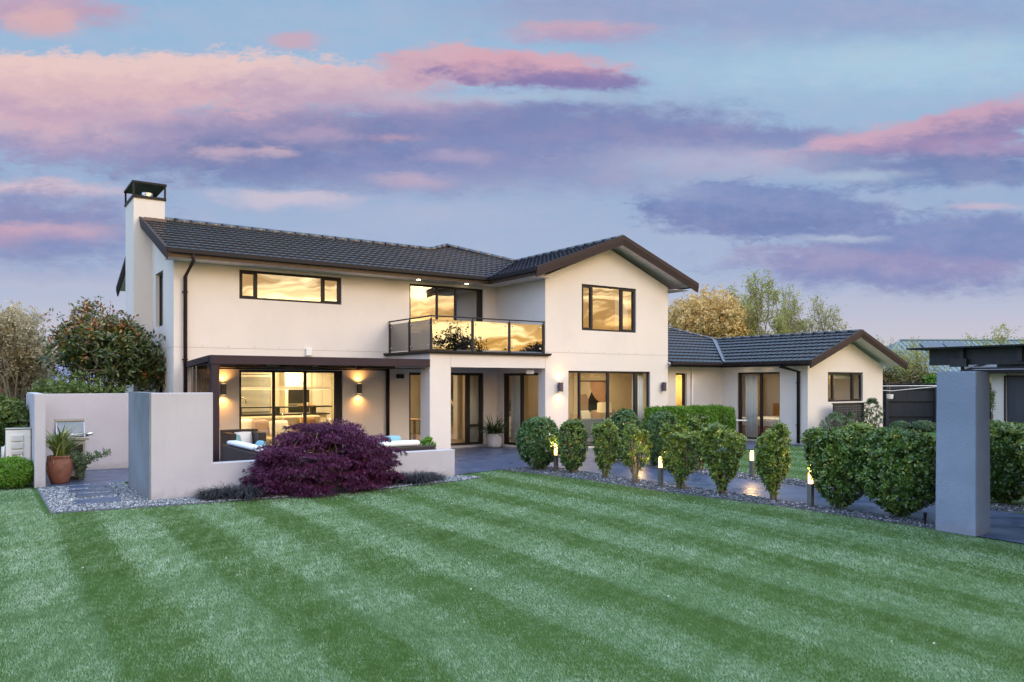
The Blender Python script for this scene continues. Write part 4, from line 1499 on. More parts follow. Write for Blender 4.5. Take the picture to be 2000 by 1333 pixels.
def cascade(name, label, cx, cy, rx, ry, h, seed, n_dome=330):
    """weeping laceleaf maple: overlapping drooping mops of filigree leaves"""
    r = np.random.default_rng(seed)
    t = thing(name, label, 'shrub', (cx, cy, 0))
    Cs, As, cvs = [], [], []
    for i in range(n_dome):
        ph = r.random() * 6.283
        el = math.asin(r.random() ** (.8 if i % 3 else 3.0))
        # irregular outline
        k_ = 1 + .10 * math.sin(3 * ph + 1.0) + .08 * math.sin(5 * ph + 2)
        q = .78 + .24 * r.random()
        px, py, pz = math.cos(ph) * math.cos(el) * k_ * q, math.sin(ph) * math.cos(el) * k_ * q, math.sin(el) * q
        c = np.array([cx + rx * px, cy + ry * py, .12 + (h - .14) * pz ** .85 * (1 + .06 * math.sin(4 * ph))])
        m = 62
        a = r.random(m) * 6.283
        rr_ = np.sqrt(r.random(m)) * (.13 + .12 * r.random())
        off = np.stack([np.cos(a) * rr_ * 1.15, np.sin(a) * rr_, -.9 * (rr_ / .25) ** 2 * .11 + r.normal(size=m) * .012], 1)
        Cs.append(c + off)
        out_ = np.array([px, py, 0])
        As.append(np.stack([np.cos(a), np.sin(a), -.5 + 0 * a], 1) * .6 + out_ * .6 + r.normal(size=(m, 3)) * .2)
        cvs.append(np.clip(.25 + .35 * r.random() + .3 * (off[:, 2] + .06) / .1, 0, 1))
    C, A, cv = np.concatenate(Cs), np.concatenate(As), np.concatenate(cvs)
    C[:, 2] = np.maximum(C[:, 2], .03)
    mper = 5
    n = len(C)
    Cc, Aa = np.repeat(C, mper, 0), unit(np.repeat(A, mper, 0))
    D = unit(Aa + .75 * r.normal(size=Cc.shape) + np.array([0, 0, -.55]))
    N = unit(np.array([0, 0, 1.]) + .5 * r.normal(size=Cc.shape))
    L = .058 * (.7 + .6 * r.random(len(Cc)))
    var = np.clip(np.repeat(cv, mper) * .75 + .25 * r.random(len(Cc)), 0, 1)
    leaf_obj('foliage', Cc, D, N, L, L * .21, var, M['lf_maple'], t, fold=.1)
    mb = MB()
    for i in range(14):
        a = r.random() * 6.28
        e = .55 + .35 * r.random()
        pts = [Vector((cx, cy, 0)), Vector((cx + rx * .15 * math.cos(a), cy + ry * .15 * math.sin(a), h * .5)), Vector((cx + rx * .5 * e * math.cos(a), cy + ry * .5 * e * math.sin(a), h * .82)), Vector((cx + rx * .85 * e * math.cos(a), cy + ry * .85 * e * math.sin(a), h * .55))]
        mb.tube(pts, [.04, .028, .014, .006], 6)
    mb.build('trunk', M['bark'], t, smooth=True)


cascade('weeping_maple', 'wide purple weeping maple mounded against the low garden wall', 4.98, 13.0, 1.27, .64, 1.28, 31)


def mondo(label, x0, x1, y, seed, n):
    r = np.random.default_rng(seed)
    t = thing('mondo_grass', label, 'ornamental grass', ((x0 + x1) / 2, y, 0), 'black grass clumps along the garden wall')
    mb, fv = MB(), []
    for i in range(n):
        fx = r.random()
        bx, by = x0 + (x1 - x0) * fx, y + (r.random() - .5) * .50 + .12 * math.sin(fx * 9)
        hh = .34 * (1 - abs(fx - .5) * .7)
        ph = r.random() * 6.28
        L = hh * (.8 + .7 * r.random())
        p = Vector((bx, by, .01))
        el = 1.45 - .7 * r.random()
        pts = [p.copy()]
        for s_ in range(4):
            e = el - (s_ + .3) * (.35 + .35 * r.random())
            p = p + Vector((math.cos(ph) * math.cos(e), math.sin(ph) * math.cos(e), math.sin(e))) * (L / 4)
            p.z = max(p.z, .012)
            pts.append(p.copy())
        k0 = len(mb.f)
        mb.strap(pts, .0055, Vector((-math.sin(ph), math.cos(ph), 0)))
        fv += [r.random()] * (len(mb.f) - k0)
    o = mb.build('blades', M['lf_mondo'], t)
    a = o.data.attributes.new('var', 'FLOAT', 'FACE')
    a.data.foreach_set('value', fv)


mondo('black mondo grass clump left of the purple maple', 2.95, 4.15, 13.0, 41, 2600)
mondo('black mondo grass clump right of the purple maple', 6.1, 7.3, 13.05, 42, 2200)

# potted flax in terracotta
pt = thing('terracotta_pot', 'tall weathered terracotta pot at the courtyard entrance', 'plant pot', (1.20, 16.72, .014))
g = MB()
g.lathe([(.135, 0), (.15, .02), (.195, .16), (.222, .30), (.215, .40), (.185, .47), (.19, .485), (.205, .49), (.205, .515), (.18, .52), (.165, .49), (.16, .47)], (1.20, 16.72, .014), 36)
g.build('pot_body', M['terracotta'], pt, smooth=True)
g = MB()
r_ = np.random.default_rng(3)
for i in range(14):
    a = r_.random() * 6.28
    pts = []
    for s_ in range(6):
        f = s_ / 5
        z = .50 - (.12 + .22 * (i % 4) / 3) * f
        rd = np.interp(z, [.16, .30, .40, .47, .52], [.20, .226, .219, .19, .206]) + .004
        aa = a + .5 * math.sin(2.2 * f + i)
        pts.append((1.20 + rd * math.cos(aa), 16.72 + rd * math.sin(aa), .014 + z))
    g.tube(pts, .006, 5)
g.build('aerial_roots', M['stem'], pt, smooth=True)
t = thing('flax_plant', 'spiky yellow striped flax growing in the terracotta pot', 'plant', (1.20, 16.72, .5))
blades_obj('leaves', (1.20, 16.72, .50), 110, .40, .80, .022, M['lf_flax'], np.random.default_rng(5), t, .16, (.62, 1.0), .60)
t = thing('trailing_plant', 'loose leafy plant sprawling beside the barbecue', 'plant', (1.55, 16.75, .014))
r = np.random.default_rng(8)
mb = MB()
CC = []
for i in range(16):
    a = r.random() * 6.28
    p = Vector((1.52, 16.75, .03)); pts = [p.copy()]
    for s_ in range(6):
        p = p + Vector((math.cos(a) * .05 * s_ * .5 + .02, math.sin(a) * .03, .13 - .018 * s_))
        pts.append(p.copy()); CC += [np.array(p) + r.normal(size=3) * .03 for _ in range(7)]
    mb.tube(pts, .005, 4)
mb.build('stems', M['stem'], t)
CC = np.array(CC)
P, D, N, LL, LW, var = rosettes(CC, r.normal(size=CC.shape) + [0, 0, .6], 4, .01, .045, .5, r)
leaf_obj('foliage', P, D, N, LL, LW, var, M['lf_dull'], t)

# concrete planter with dark strap plant
pl = thing('concrete_planter', 'rounded pale concrete planter beside the french door', 'plant pot', (12.28, 18.72, .008))
g = MB()
g.lathe([(.15, 0), (.19, .015), (.225, .08), (.235, .2), (.235, .40), (.232, .415), (.21, .415), (.205, .37)], (12.28, 18.72, .008), 36)
g.build('pot_body', M['concrete_pot'], pl, smooth=True)
t = thing('strap_leaf_plant', 'dark green arching strap leaf plant in the concrete planter', 'plant', (12.28, 18.72, .38))
blades_obj('leaves', (12.28, 18.72, .36), 150, .45, .88, .018, M['lf_fern'], np.random.default_rng(9), t, .25, (.35, .98), .75, 6)
bush(7.72, 14.3, .70, .16, 'small bright green plant peeping over the low wall end', 27, 'lf_hedge', 60, .06, DOME, None, name='small_plant', cat='plant', stems=3)

# barbecue
bq = thing('barbecue', 'stainless steel gas barbecue with a glass fronted hood', 'barbecue', (1.42, 17.3, .014))
bx_, by_, bz_ = 1.16, 17.02, .014
g = MB()
g.box(1.20, 1.66, 17.10, 17.62, .08, .78)
g.build('cabinet', M['steel'], bq, bevel=.01)
g = MB()
for i in range(5):
    g.box(1.46, 1.60, 17.094, 17.10, .20 + i * .03, .212 + i * .03)
g.box(1.44, 1.62, 17.092, 17.10, .48, .70)
g.build('vent_panel', M['black'], bq)
g = MB(); g.box(1.14, 1.72, 17.04, 17.66, .78, .84); g.build('worktop', M['steel'], bq, bevel=.008)
g = MB()
g.prism([(1.17, 17.08, .84), (1.17, 17.60, .84), (1.17, 17.60, 1.06), (1.17, 17.42, 1.16), (1.17, 17.22, 1.14)], (.012, 0, 0))
g.prism([(1.64, 17.08, .84), (1.64, 17.60, .84), (1.64, 17.60, 1.06), (1.64, 17.42, 1.16), (1.64, 17.22, 1.14)], (.012, 0, 0))
g.box(1.165, 1.66, 17.20, 17.60, 1.15, 1.18)
g.box(1.182, 1.64, 17.58, 17.60, .84, 1.15)
g.build('hood', M['steel'], bq)
g = MB(); g.add([(1.18, 17.08, .85), (1.64, 17.08, .85), (1.64, 17.22, 1.15), (1.18, 17.22, 1.15)], [(0, 1, 2, 3)]); g.build('hood_glass', glass_mat('hood_glass', .10, (.7, .7, .72)), bq)
g = MB(); g.tube([(1.2, 17.03, .90), (1.64, 17.03, .90)], .014, 8); g.tube([(1.66, 17.02, .88), (1.78, 17.02, .92)], .03, 10); g.build('handle', M['chrome'], bq, smooth=True)
g = MB(); g.box(1.22, 1.64, 17.12, 17.6, .014, .08); g.build('plinth', M['black'], bq)

# heat pump unit
ac = thing('outdoor_heat_pump', 'white outdoor heat pump unit in front of the left shrub', 'heat pump', (.55, 17.25, 0))
g = MB(); g.box(.36, .76, 17.12, 17.44, .30, 1.02); g.build('casing', M['white'], ac, bevel=.02)
g = MB(); g.box(.35, .77, 17.11, 17.45, 1.02, 1.05); g.build('lid', M['steel'], ac, bevel=.01)
g = MB()
g.box(.44, .64, 17.09, 17.12, .80, .92); g.box(.44, .64, 17.09, 17.12, .66, .77); g.box(.45, .63, 17.085, 17.12, .55, .63)
g.build('service_cover', pm('cover_grey', (.60, .60, .60), .5), ac, bevel=.012)
g = MB(); g.tube([(.60, 17.10, .56), (.62, 17.08, .48), (.64, 17.08, .34), (.66, 17.12, .28)], .012, 6); g.build('cable', M['white'], ac, smooth=True)
g = MB(); g.box(.38, .44, 17.14, 17.42, 0, .30); g.box(.68, .74, 17.14, 17.42, 0, .30); g.build('foot', M['steel'], ac)
g = MB(); g.tube([(.36, 17.2, .72), (.32, 17.2, .70), (.31, 17.22, .4)], .03, 8); g.build('pipe', M['white'], ac, smooth=True)

# stepping stones
for i, (xa, xb, ya, yb) in enumerate([(1.28, 1.90, 15.62, 15.98), (1.24, 1.86, 15.0, 15.36), (1.28, 1.90, 14.40, 14.74), (1.22, 1.84, 13.58, 14.02)]):
    g = MB()
    g.box(xa, xb, ya, yb, .0, .035)
    o = g.build('stepping_stone', M['paving'], bevel=.008)
    tag(o, ['slate stepping stone nearest the courtyard floor', 'slate stepping stone second from the courtyard floor', 'slate stepping stone second from the lawn', 'slate stepping stone nearest the lawn'][i], 'stepping stone', 'stepping stones in the gravel')


# bollards
def bollard(x, y, label, first=[None]):
    if first[0] is None:
        t = thing('bollard_light', label, 'bollard light', (x, y, 0), 'bollard lights along the path', own=True)
        g = MB(); g.box(-.038, .038, -.038, .038, 0, .36); g.build('post', M['bollard'], t, bevel=.005)
        g = MB(); g.lathe([(.034, .36), (.034, .525)], (0, 0, 0), 20); g.build('diffuser', emit_mat('bollard_diffuser', (1.0, .52, .14), 9.0), t, smooth=True)
        g = MB(); g.lathe([(.042, .525), (.042, .545), (.02, .55)], (0, 0, 0), 20)
        for a in range(4):
            an = a * math.pi / 2 + .785
            g.tube([(.04 * math.cos(an), .04 * math.sin(an), .36), (.04 * math.cos(an), .04 * math.sin(an), .525)], .003, 5)
        g.build('cap', M['bollard'], t)
        l = bpy.data.lights.new('bulb', 'POINT')
        l.energy = 15.0
        l.color = (1, .62, .24)
        l.shadow_soft_size = .05
        o = bpy.data.objects.new('bulb', l)
        o.location = (0, 0, .60)
        COL.objects.link(o)
        o.parent = t
        first[0] = t
        return
    c = copy_tree(first[0])
    c.location = (x, y, 0)
    c['label'] = label


bollard(10.08, 12.96, 'lit bollard between the first two shrubs of the lawn side row')
bollard(10.16, 9.97, 'lit bollard right of the thin twiggy shrub on the lawn side')
bollard(10.42, 7.07, 'lit bollard nearest the camera, left of the tall broad shrub')
bollard(12.57, 9.84, 'lit bollard on the far side of the path by the small lawn')
bollard(12.57, 13.0, 'lit bollard on the far side seen through the twiggy shrub')

# garden uplight spike near the column
sp_ = thing('spike_light', 'small dark spike light on the gravel beside the column', 'garden light', (10.35, 5.3, 0))
g = MB(); g.tube([(10.35, 5.3, 0), (10.34, 5.3, .08), (10.31, 5.28, .17)], [.012, .018, .024], 10); g.build('lamp_head', M['black'], sp_)

# trellis and plants by the wing
tr = thing('trellis_screen', 'black lattice screen leaning under the wing window', 'trellis', (22.25, 13.75, 0))
g = MB()
for x in (21.42, 23.0):
    g.box(x, x + .05, 13.72, 13.77, 0, 1.24)
g.box(21.40, 23.07, 13.70, 13.79, 1.24, 1.275)
g.box(21.47, 23.0, 13.725, 13.765, .05, .10)
g.build('frame', M['black'], tr)
g = MB()
for i in range(18):
    x = 21.53 + i * .082
    g.box(x, x + .052, 13.74, 13.752, .10, 1.24)
g.build('upright_slats', M['fence'], tr)
g = MB()
for i in range(15):
    z = .14 + i * .075
    g.box(21.47, 23.0, 13.728, 13.739, z, z + .050)
g.build('cross_slats', M['fence'], tr)
for (x, y, h, rr, lb, sd) in ((20.95, 13.35, .95, .42, 'grey green shrub left of the black lattice screen', 51), (23.15, 13.5, 1.35, .26, 'thin climbing plant on the right side of the lattice screen', 52), (22.05, 13.55, .95, .14, 'sparse climber in front of the lattice screen', 53)):
    bush(x, y, h, rr, lb, sd, 'lf_dull', 190 if rr > .2 else 50, .06, DOME, None, name='climbing_plant' if rr < .3 else 'garden_shrub', cat='plant', stems=6, gap=.4, lump=.25, leaf_w=.4)
bush(30.0, 16.3, .30, .35, 'low grey green shrub in front of the black fence', 54, 'lf_dull', 500, .07, DOME, None, name='garden_shrub', stems=6)
bush(30.2, 15.5, .36, .40, 'pale green low shrub between the fence and the column', 55, 'lf_dull', 500, .06, DOME, None, name='garden_shrub', stems=6)

# small metal patio table by the wing door
ct = thing('patio_table', 'small round metal cafe table by the hedge end', 'table', (19.75, 16.0, .01))
g = MB(); g.lathe([(.30, .70), (.30, .72)], (19.75, 16.0, 0), 28); g.build('table_top', M['white'], ct)
for i in range(3):
    a = i * 2.094
    g = MB(); g.tube([(19.75 + .05 * math.cos(a), 16 + .05 * math.sin(a), .70), (19.75 + .08 * math.cos(a), 16 + .08 * math.sin(a), .4), (19.75 + .26 * math.cos(a), 16 + .26 * math.sin(a), .01)], .010, 6); g.build('leg', M['black'], ct)
cc = thing('cafe_chair', 'small metal cafe chair behind the patio table', 'chair', (19.6, 16.75, .01))
g = MB(); g.lathe([(.20, .45), (.20, .465)], (19.6, 16.75, 0), 20); g.build('seat', M['black'], cc)
g = MB(); g.tube([(19.43, 16.9, .46), (19.44, 16.95, .85), (19.6, 17.0, .92), (19.76, 16.95, .85), (19.77, 16.9, .46)], .010, 6); g.build('backrest', M['black'], cc)
for i in range(4):
    a = i * 1.571 + .785
    g = MB(); g.tube([(19.6 + .15 * math.cos(a), 16.75 + .15 * math.sin(a), .45), (19.6 + .22 * math.cos(a), 16.75 + .22 * math.sin(a), .01)], .010, 6); g.build('leg', M['black'], cc)

# ================================================================== PATIO FURNITURE
def wicker_sofa(name, label, x0, x1, y0, y1, back, h=.60, seat=.34):
    """back: side that carries the backrest"""
    t = thing(name, label, 'outdoor sofa' if max(x1 - x0, y1 - y0) > 1.2 else 'armchair', ((x0 + x1) / 2, (y0 + y1) / 2, .008), 'wicker lounge set on the patio')
    g = MB(); g.box(x0, x1, y0, y1, .04, seat - .1); g.build('base', M['wicker'], t, bevel=.015)
    w = .16
    g = MB()
    B = {'x0': (x0, x0 + w, y0, y1), 'y0': (x0, x1, y0, y0 + w), 'x1': (x1 - w, x1, y0, y1), 'y1': (x0, x1, y1 - w, y1)}
    a, b, c, d = B[back]
    g.box(a, b, c, d, seat - .1, h)
    g.build('backrest', M['wicker'], t, bevel=.015)
    for e in ('y0', 'y1') if back[0] == 'x' else ('x0', 'x1'):
        a, b, c, d = B[e]
        if back == 'x0': a += w
        if back == 'x1': b -= w
        if back == 'y0': c += w
        if back == 'y1': d -= w
        g = MB(); g.box(a, b, c, d, seat - .1, h - .05); g.build('armrest', M['wicker'], t, bevel=.015)
    g = MB()
    xa, xb, ya, yb = x0 + w * (1 if back == 'x0' or back[0] == 'y' else 0), x1 - w * (1 if back == 'x1' or back[0] == 'y' else 0), y0 + w * (1 if back == 'y0' or back[0] == 'x' else 0), y1 - w * (1 if back == 'y1' or back[0] == 'x' else 0)
    g.box(xa, xb, ya, yb, seat - .1, seat + .04)
    g.build('seat_cushion', M['white_fabric'], t, bevel=.03)
    return t


def cushion(label, c, w, h, th, m, rz=0., rx=0., flat_=False, group=None, name='cushion', cat='cushion'):
    n = 10
    vs, fs = [], []
    for s_ in (1, -1):
        for i in range(n + 1):
            for j in range(n + 1):
                u, v = i / n * 2 - 1, j / n * 2 - 1
                b = ((1 - u ** 4) * (1 - v ** 4)) ** .5
                pinch = 1 - .06 * (abs(u * v)) + .02 * 0
                vs.append((u * w / 2 * pinch, s_ * th / 2 * b, v * h / 2 * pinch))
    for s_ in range(2):
        o0 = s_ * (n + 1) ** 2
        for i in range(n):
            for j in range(n):
                q = o0 + i * (n + 1) + j
                f = (q, q + n + 1, q + n + 2, q + 1)
                fs.append(f if s_ == 0 else f[::-1])
    o = link_mesh(name, vs, fs, M[m], None, True)
    o.location = c
    o.rotation_euler = (rx, 0, rz)
    return tag(o, label, cat, group)


wicker_sofa('wicker_sofa', 'dark wicker lounge sofa by the pergola post, side to the camera', 4.12, 4.95, 13.85, 16.7, 'x0', .60)
wicker_sofa('wicker_sofa', 'dark wicker lounge sofa backing onto the low garden wall', 5.2, 7.74, 14.02, 14.85, 'y0', .60)
wicker_sofa('wicker_armchair', 'dark wicker armchair near the kitchen doors', 4.5, 5.32, 17.55, 18.35, 'y1', .82, .36)
def bolster(label, x0, x1, y0, y1, z, m='white_fabric', h=.11):
    g = MB()
    n = 9
    for i in range(n):
        f0, f1 = i / n, (i + 1) / n
        long_x = (x1 - x0) > (y1 - y0)
    g.box(x0, x1, y0, y1, z, z + h)
    o = g.build('back_cushion', M[m], None, bevel=.045)
    for p in o.data.polygons:
        p.use_smooth = True
    return tag(o, label, 'cushion', 'white back cushions on the wicker sofas')
bolster('long white cushion lying along the back of the sofa by the post', 4.18, 4.42, 14.3, 16.55, .605, h=.09)
bolster('white cushion along the back of the sofa behind the low wall', 5.4, 7.42, 14.06, 14.30, .605, h=.11)
cushion('teal cushion on the sofa behind the low wall', (6.95, 14.42, .62), .5, .4, .13, 'teal_fabric', .1, R(-20))
cushion('teal cushion lying on the sofa by the post', (4.50, 15.4, .56), .5, .42, .12, 'teal_fabric', R(90), R(25))
cushion('white cushion on the wicker armchair', (4.95, 18.05, .60), .42, .36, .14, 'white_fabric', .1, R(-15))
cushion('teal cushion on the wicker armchair', (4.72, 17.95, .58), .36, .30, .12, 'teal_fabric', .3, R(-20))

# small fittings on the house front
wd = thing('white_box', 'small white electrical box on the upper wall above the pergola', 'electrical box', (6.98, 19.42, 2.5))
g = MB(); g.box(6.90, 7.06, 19.37, 19.448, 2.60, 2.79); g.build('box_body', M['white'], wd, bevel=.012)
g = MB(); g.tube([(6.98, 19.41, 2.60), (6.98, 19.41, 2.42)], .014, 8); g.build('conduit', M['white'], wd)
sk = thing('outdoor_speaker', 'small dark speaker under the pergola right of the downpipe', 'speaker', (9.55, 19.3, 2.1))
g = MB(); g.box(9.45, 9.66, 19.26, 19.38, 2.02, 2.14); g.build('speaker_body', M['gutter'], sk, bevel=.02)
g = MB(); g.box(9.53, 9.57, 19.38, 19.448, 2.06, 2.10); g.build('bracket', M['gutter'], sk)
fl = thing('flood_light', 'white floodlight under the porch beam right end', 'floodlight', (12.55, 17.3, 2.25))
g = MB(); g.hexa([(12.42, 17.30, 2.14), (12.62, 17.22, 2.14), (12.66, 17.34, 2.17), (12.46, 17.42, 2.17)], [(12.42, 17.28, 2.25), (12.62, 17.20, 2.25), (12.66, 17.34, 2.29), (12.46, 17.42, 2.29)]); g.build('lamp_head', M['white'], fl, bevel=.012)
g = MB(); g.tube([(12.56, 17.36, 2.28), (12.56, 17.42, 2.36)], .02, 8); g.build('arm', M['white'], fl)


# ================================================================== INDOOR THINGS SEEN THROUGH THE GLASS
def puffy_sofa(name, label, x0, x1, y0, y1, m, back='y1', h=.85, seat=.44):
    t = thing(name, label, 'sofa', ((x0 + x1) / 2, (y0 + y1) / 2, .06))
    g = MB(); g.box(x0, x1, y0, y1, .1, .30); g.build('base', M[m], t, bevel=.03)
    yb0, yb1 = (y1 - .22, y1) if back == 'y1' else (y0, y0 + .22)
    g = MB(); g.box(x0, x1, yb0, yb1, .30, h); g.build('backrest', M[m], t, bevel=.05)
    for xa, xb in ((x0, x0 + .2), (x1 - .2, x1)):
        g = MB(); g.box(xa, xb, y0 if back == 'y1' else y0 + .22, y1 - .22 if back == 'y1' else y1, .30, .62); g.build('armrest', M[m], t, bevel=.04)
    n = 2 if x1 - x0 < 2.2 else 3
    w = (x1 - x0 - .4) / n
    for i in range(n):
        g = MB(); g.box(x0 + .2 + w * i + .005, x0 + .2 + w * (i + 1) - .005, y0 if back == 'y1' else y0 + .22, y1 - .22 if back == 'y1' else y1, .30, seat); g.build('seat_cushion', M[m], t, bevel=.04)
    return t


puffy_sofa('fabric_sofa', 'oatmeal fabric sofa behind the kitchen sliding doors', 5.35, 7.9, 20.3, 21.2, 'fabric', h=.98)
cushion('blush pink cushion on the indoor oatmeal sofa', (6.15, 20.78, .70), .48, .45, .14, 'blush_fabric', .05, R(-18))
cushion('brown patterned cushion at the right end of the indoor sofa', (7.45, 20.85, .72), .5, .46, .14, 'brown_fabric', -.1, R(-15))
cushion('white cushion left on the indoor oatmeal sofa', (5.75, 20.85, .72), .5, .46, .14, 'curtain', .1, R(-18))
cushion('white lettering free cushion in the middle of the indoor sofa'.replace('lettering free ', 'woven '), (6.62, 20.72, .68), .52, .42, .14, 'curtain', -.06, R(-20))
isl = thing('kitchen_island', 'pale kitchen island with a raised black bar top', 'kitchen island', (7.0, 23.0, .06))
g = MB(); g.box(5.3, 8.7, 22.6, 23.5, .06, .94); g.build('cabinet', M['interior_white'], isl, bevel=.01)
g = MB(); g.box(5.25, 8.75, 22.5, 23.5, .94, .975); g.build('worktop', M['black'], isl)
g = MB(); g.box(5.3, 8.8, 22.42, 22.80, 1.16, 1.20); g.build('bar_top', M['black'], isl)
for x in (5.5, 6.0, 7.1, 8.2):
    g = MB(); g.box(x, x + .12, 22.5, 22.72, .975, 1.16); g.build('bar_support', M['black'], isl)
tp = thing('kitchen_tap', 'curved chrome kitchen tap on the island', 'tap', (6.2, 23.2, .975))
g = MB(); g.tube([(6.2, 23.2, .975), (6.2, 23.2, 1.32), (6.25, 23.2, 1.43), (6.36, 23.2, 1.44), (6.42, 23.2, 1.36), (6.43, 23.2, 1.28)], .014, 8); g.build('spout', M['chrome'], tp, smooth=True)
vz = thing('flower_vase', 'glass vase of mixed flowers on the island bar', 'vase', (5.75, 22.6, 1.20))
g = MB(); g.lathe([(.05, 0), (.045, .1), (.06, .26)], (5.75, 22.6, 1.20), 16); g.build('vase_body', glass_mat('vase_glass', .12, (.75, .85, .7)), vz, smooth=True)
g = MB()
for i in range(9):
    a = i * .7
    g.tube([(5.75, 22.6, 1.22), (5.75 + .05 * math.cos(a), 22.6 + .05 * math.sin(a), 1.46), (5.75 + .13 * math.cos(a), 22.6 + .1 * math.sin(a), 1.58 + .03 * (i % 3))], .006, 5)
g.build('flower_stems', M['lf_green'], vz)
for cn, off in (((.55, .05, .08), 0), ((.70, .28, .04), 1), ((.75, .55, .08), 2)):
    g = MB()
    for i in range(off, 9, 3):
        a = i * .7
        g.lathe([(.005, -.02), (.045, .0), (.05, .02), (.02, .035)], (5.75 + .13 * math.cos(a), 22.6 + .1 * math.sin(a), 1.59 + .03 * (i % 3)), 9)
    g.build('blossoms', pm('petal', cn, .6, var=.2), vz)
pn = thing('pendant_light', 'long slim linear pendant light over the kitchen island', 'pendant light', (7.1, 22.9, 2.5))
g = MB(); g.box(6.0, 8.9, 22.86, 22.94, 1.70, 1.78); g.build('light_bar', M['curtain'], pn)
g = MB(); g.box(6.05, 8.85, 22.87, 22.93, 1.694, 1.6995); g.build('diffuser', M['warm_panel'], pn)
g = MB(); g.tube([(6.4, 22.9, 1.78), (6.4, 22.9, 2.55)], .004, 4); g.tube([(8.5, 22.9, 1.78), (8.5, 22.9, 2.55)], .004, 4); g.build('wire', M['steel'], pn)
pd = thing('shade_pendant', 'wide conical timber pendant shade at the left of the kitchen', 'pendant light', (5.35, 22.2, 2.5))
g = MB(); g.lathe([(.34, 0), (.10, .13), (.05, .16)], (5.45, 22.2, 1.60), 24); g.build('shade', M['wood'], pd)
g = MB(); g.tube([(5.45, 22.2, 1.76), (5.45, 22.2, 2.54)], .006, 4); g.build('cord', M['black'], pd)
bl = thing('venetian_blind', 'white venetian blind over the kitchen back window', 'blind', (7.0, 25.2, 1.0))
g = MB()
for i in range(30):
    z = .98 + i * .037
    g.hexa([(5.85, 25.18, z), (7.75, 25.18, z), (7.75, 25.215, z + .012), (5.85, 25.215, z + .012)], [(5.85, 25.18, z + .003), (7.75, 25.18, z + .003), (7.75, 25.215, z + .015), (5.85, 25.215, z + .015)])
g.build('slats', M['white'], bl)
g = MB(); g.box(5.83, 7.77, 25.17, 25.23, 2.09, 2.15); g.build('headrail', M['white'], bl)
g = MB(); g.box(5.8, 7.8, 25.26, 25.29, .92, 2.18); g.build('back_pane', pm('dusk_pane', (.16, .19, .22), .2), bl)
ov = thing('oven_tower', 'black wall oven and microwave in a pale cabinet tower', 'oven', (8.5, 25.0, .06))
g = MB(); g.box(8.1, 8.98, 24.72, 25.28, .06, 2.30); g.build('cabinet', M['interior_white'], ov)
g = MB(); g.box(8.2, 8.9, 24.70, 24.72, 1.22, 1.72); g.build('upper_oven', M['black'], ov, bevel=.004)
g = MB(); g.box(8.2, 8.9, 24.70, 24.72, .62, 1.18); g.build('lower_oven', M['black'], ov, bevel=.004)
g = MB(); g.box(8.2, 8.9, 24.698, 24.72, 1.182, 1.218); g.tube([(8.26, 24.66, 1.10), (8.84, 24.66, 1.10)], .012, 6); g.build('handle', M['chrome'], ov)
kc = thing('kitchen_cupboard', 'tall pale pantry cupboard right of the ovens', 'cupboard', (9.35, 25.0, .06))
g = MB(); g.box(9.0, 9.70, 24.75, 25.28, .06, 2.30); g.build('cabinet', M['interior_white'], kc)
g = MB(); g.box(9.03, 9.34, 24.735, 24.75, .1, 2.26); g.box(9.36, 9.68, 24.735, 24.75, .1, 2.26); g.build('door', M['white'], kc)
wdr = thing('interior_door', 'white interior door on the kitchen side wall', 'door', (9.70, 23.6, .06))
g = MB(); g.box(9.685, 9.705, 23.15, 23.95, .07, 2.05); g.build('door_leaf', M['white'], wdr)
g = MB(); g.box(9.68, 9.712, 23.95, 24.02, .06, 2.12); g.box(9.68, 9.712, 23.08, 23.15, .06, 2.12); g.box(9.68, 9.712, 23.15, 23.95, 2.05, 2.12); g.build('door_frame', M['interior'], wdr)
ck = thing('wall_clock', 'round dark wall clock on the kitchen side wall', 'clock', (9.69, 22.65, 1.62))
g = MB(); n = 24
vs = [(9.70 - d, 22.65 + rr_ * math.cos(2 * math.pi * j / n), 1.62 + rr_ * math.sin(2 * math.pi * j / n)) for d, rr_ in ((0, .17), (.03, .17), (.03, .145), (.02, .14)) for j in range(n)]
fs = [(i * n + j, i * n + (j + 1) % n, (i + 1) * n + (j + 1) % n, (i + 1) * n + j) for i in range(3) for j in range(n)]
link_mesh('clock_rim', vs, fs, M['dark_wood'], ck)
g.prism([(9.682, 22.65 + .142 * math.cos(2 * math.pi * j / n), 1.62 + .142 * math.sin(2 * math.pi * j / n)) for j in range(n)], (.004, 0, 0)); g.build('clock_face', M['interior'], ck)
ty = thing('bread_tray', 'timber tray with a white cup on the kitchen bar', 'tray', (8.0, 22.6, 1.2))
g = MB(); g.box(7.8, 8.3, 22.5, 22.72, 1.20, 1.225); g.build('tray_base', M['wood'], ty, bevel=.01)
g = MB(); g.lathe([(.035, 0), (.042, .08)], (8.08, 22.6, 1.225), 14); g.build('cup', M['white'], ty)
ctb = thing('coffee_table', 'round coffee table in front of the indoor sofa', 'table', (6.9, 19.95, .06))
g = MB(); g.lathe([(.30, .36), (.30, .39)], (6.9, 19.98, .06), 24); g.build('table_top', M['dark_wood'], ctb)
for i in range(4):
    a = i * 1.571 + .6
    g = MB(); g.tube([(6.9 + .2 * math.cos(a), 19.98 + .2 * math.sin(a), .42), (6.9 + .26 * math.cos(a), 19.98 + .26 * math.sin(a), .06)], .012, 6); g.build('leg', M['dark_wood'], ctb)


M['lit_blind'] = leaf_mat('translucent_blind', [(0, (.80, .72, .45)), (1, (.80, .72, .45))], .8, .65)


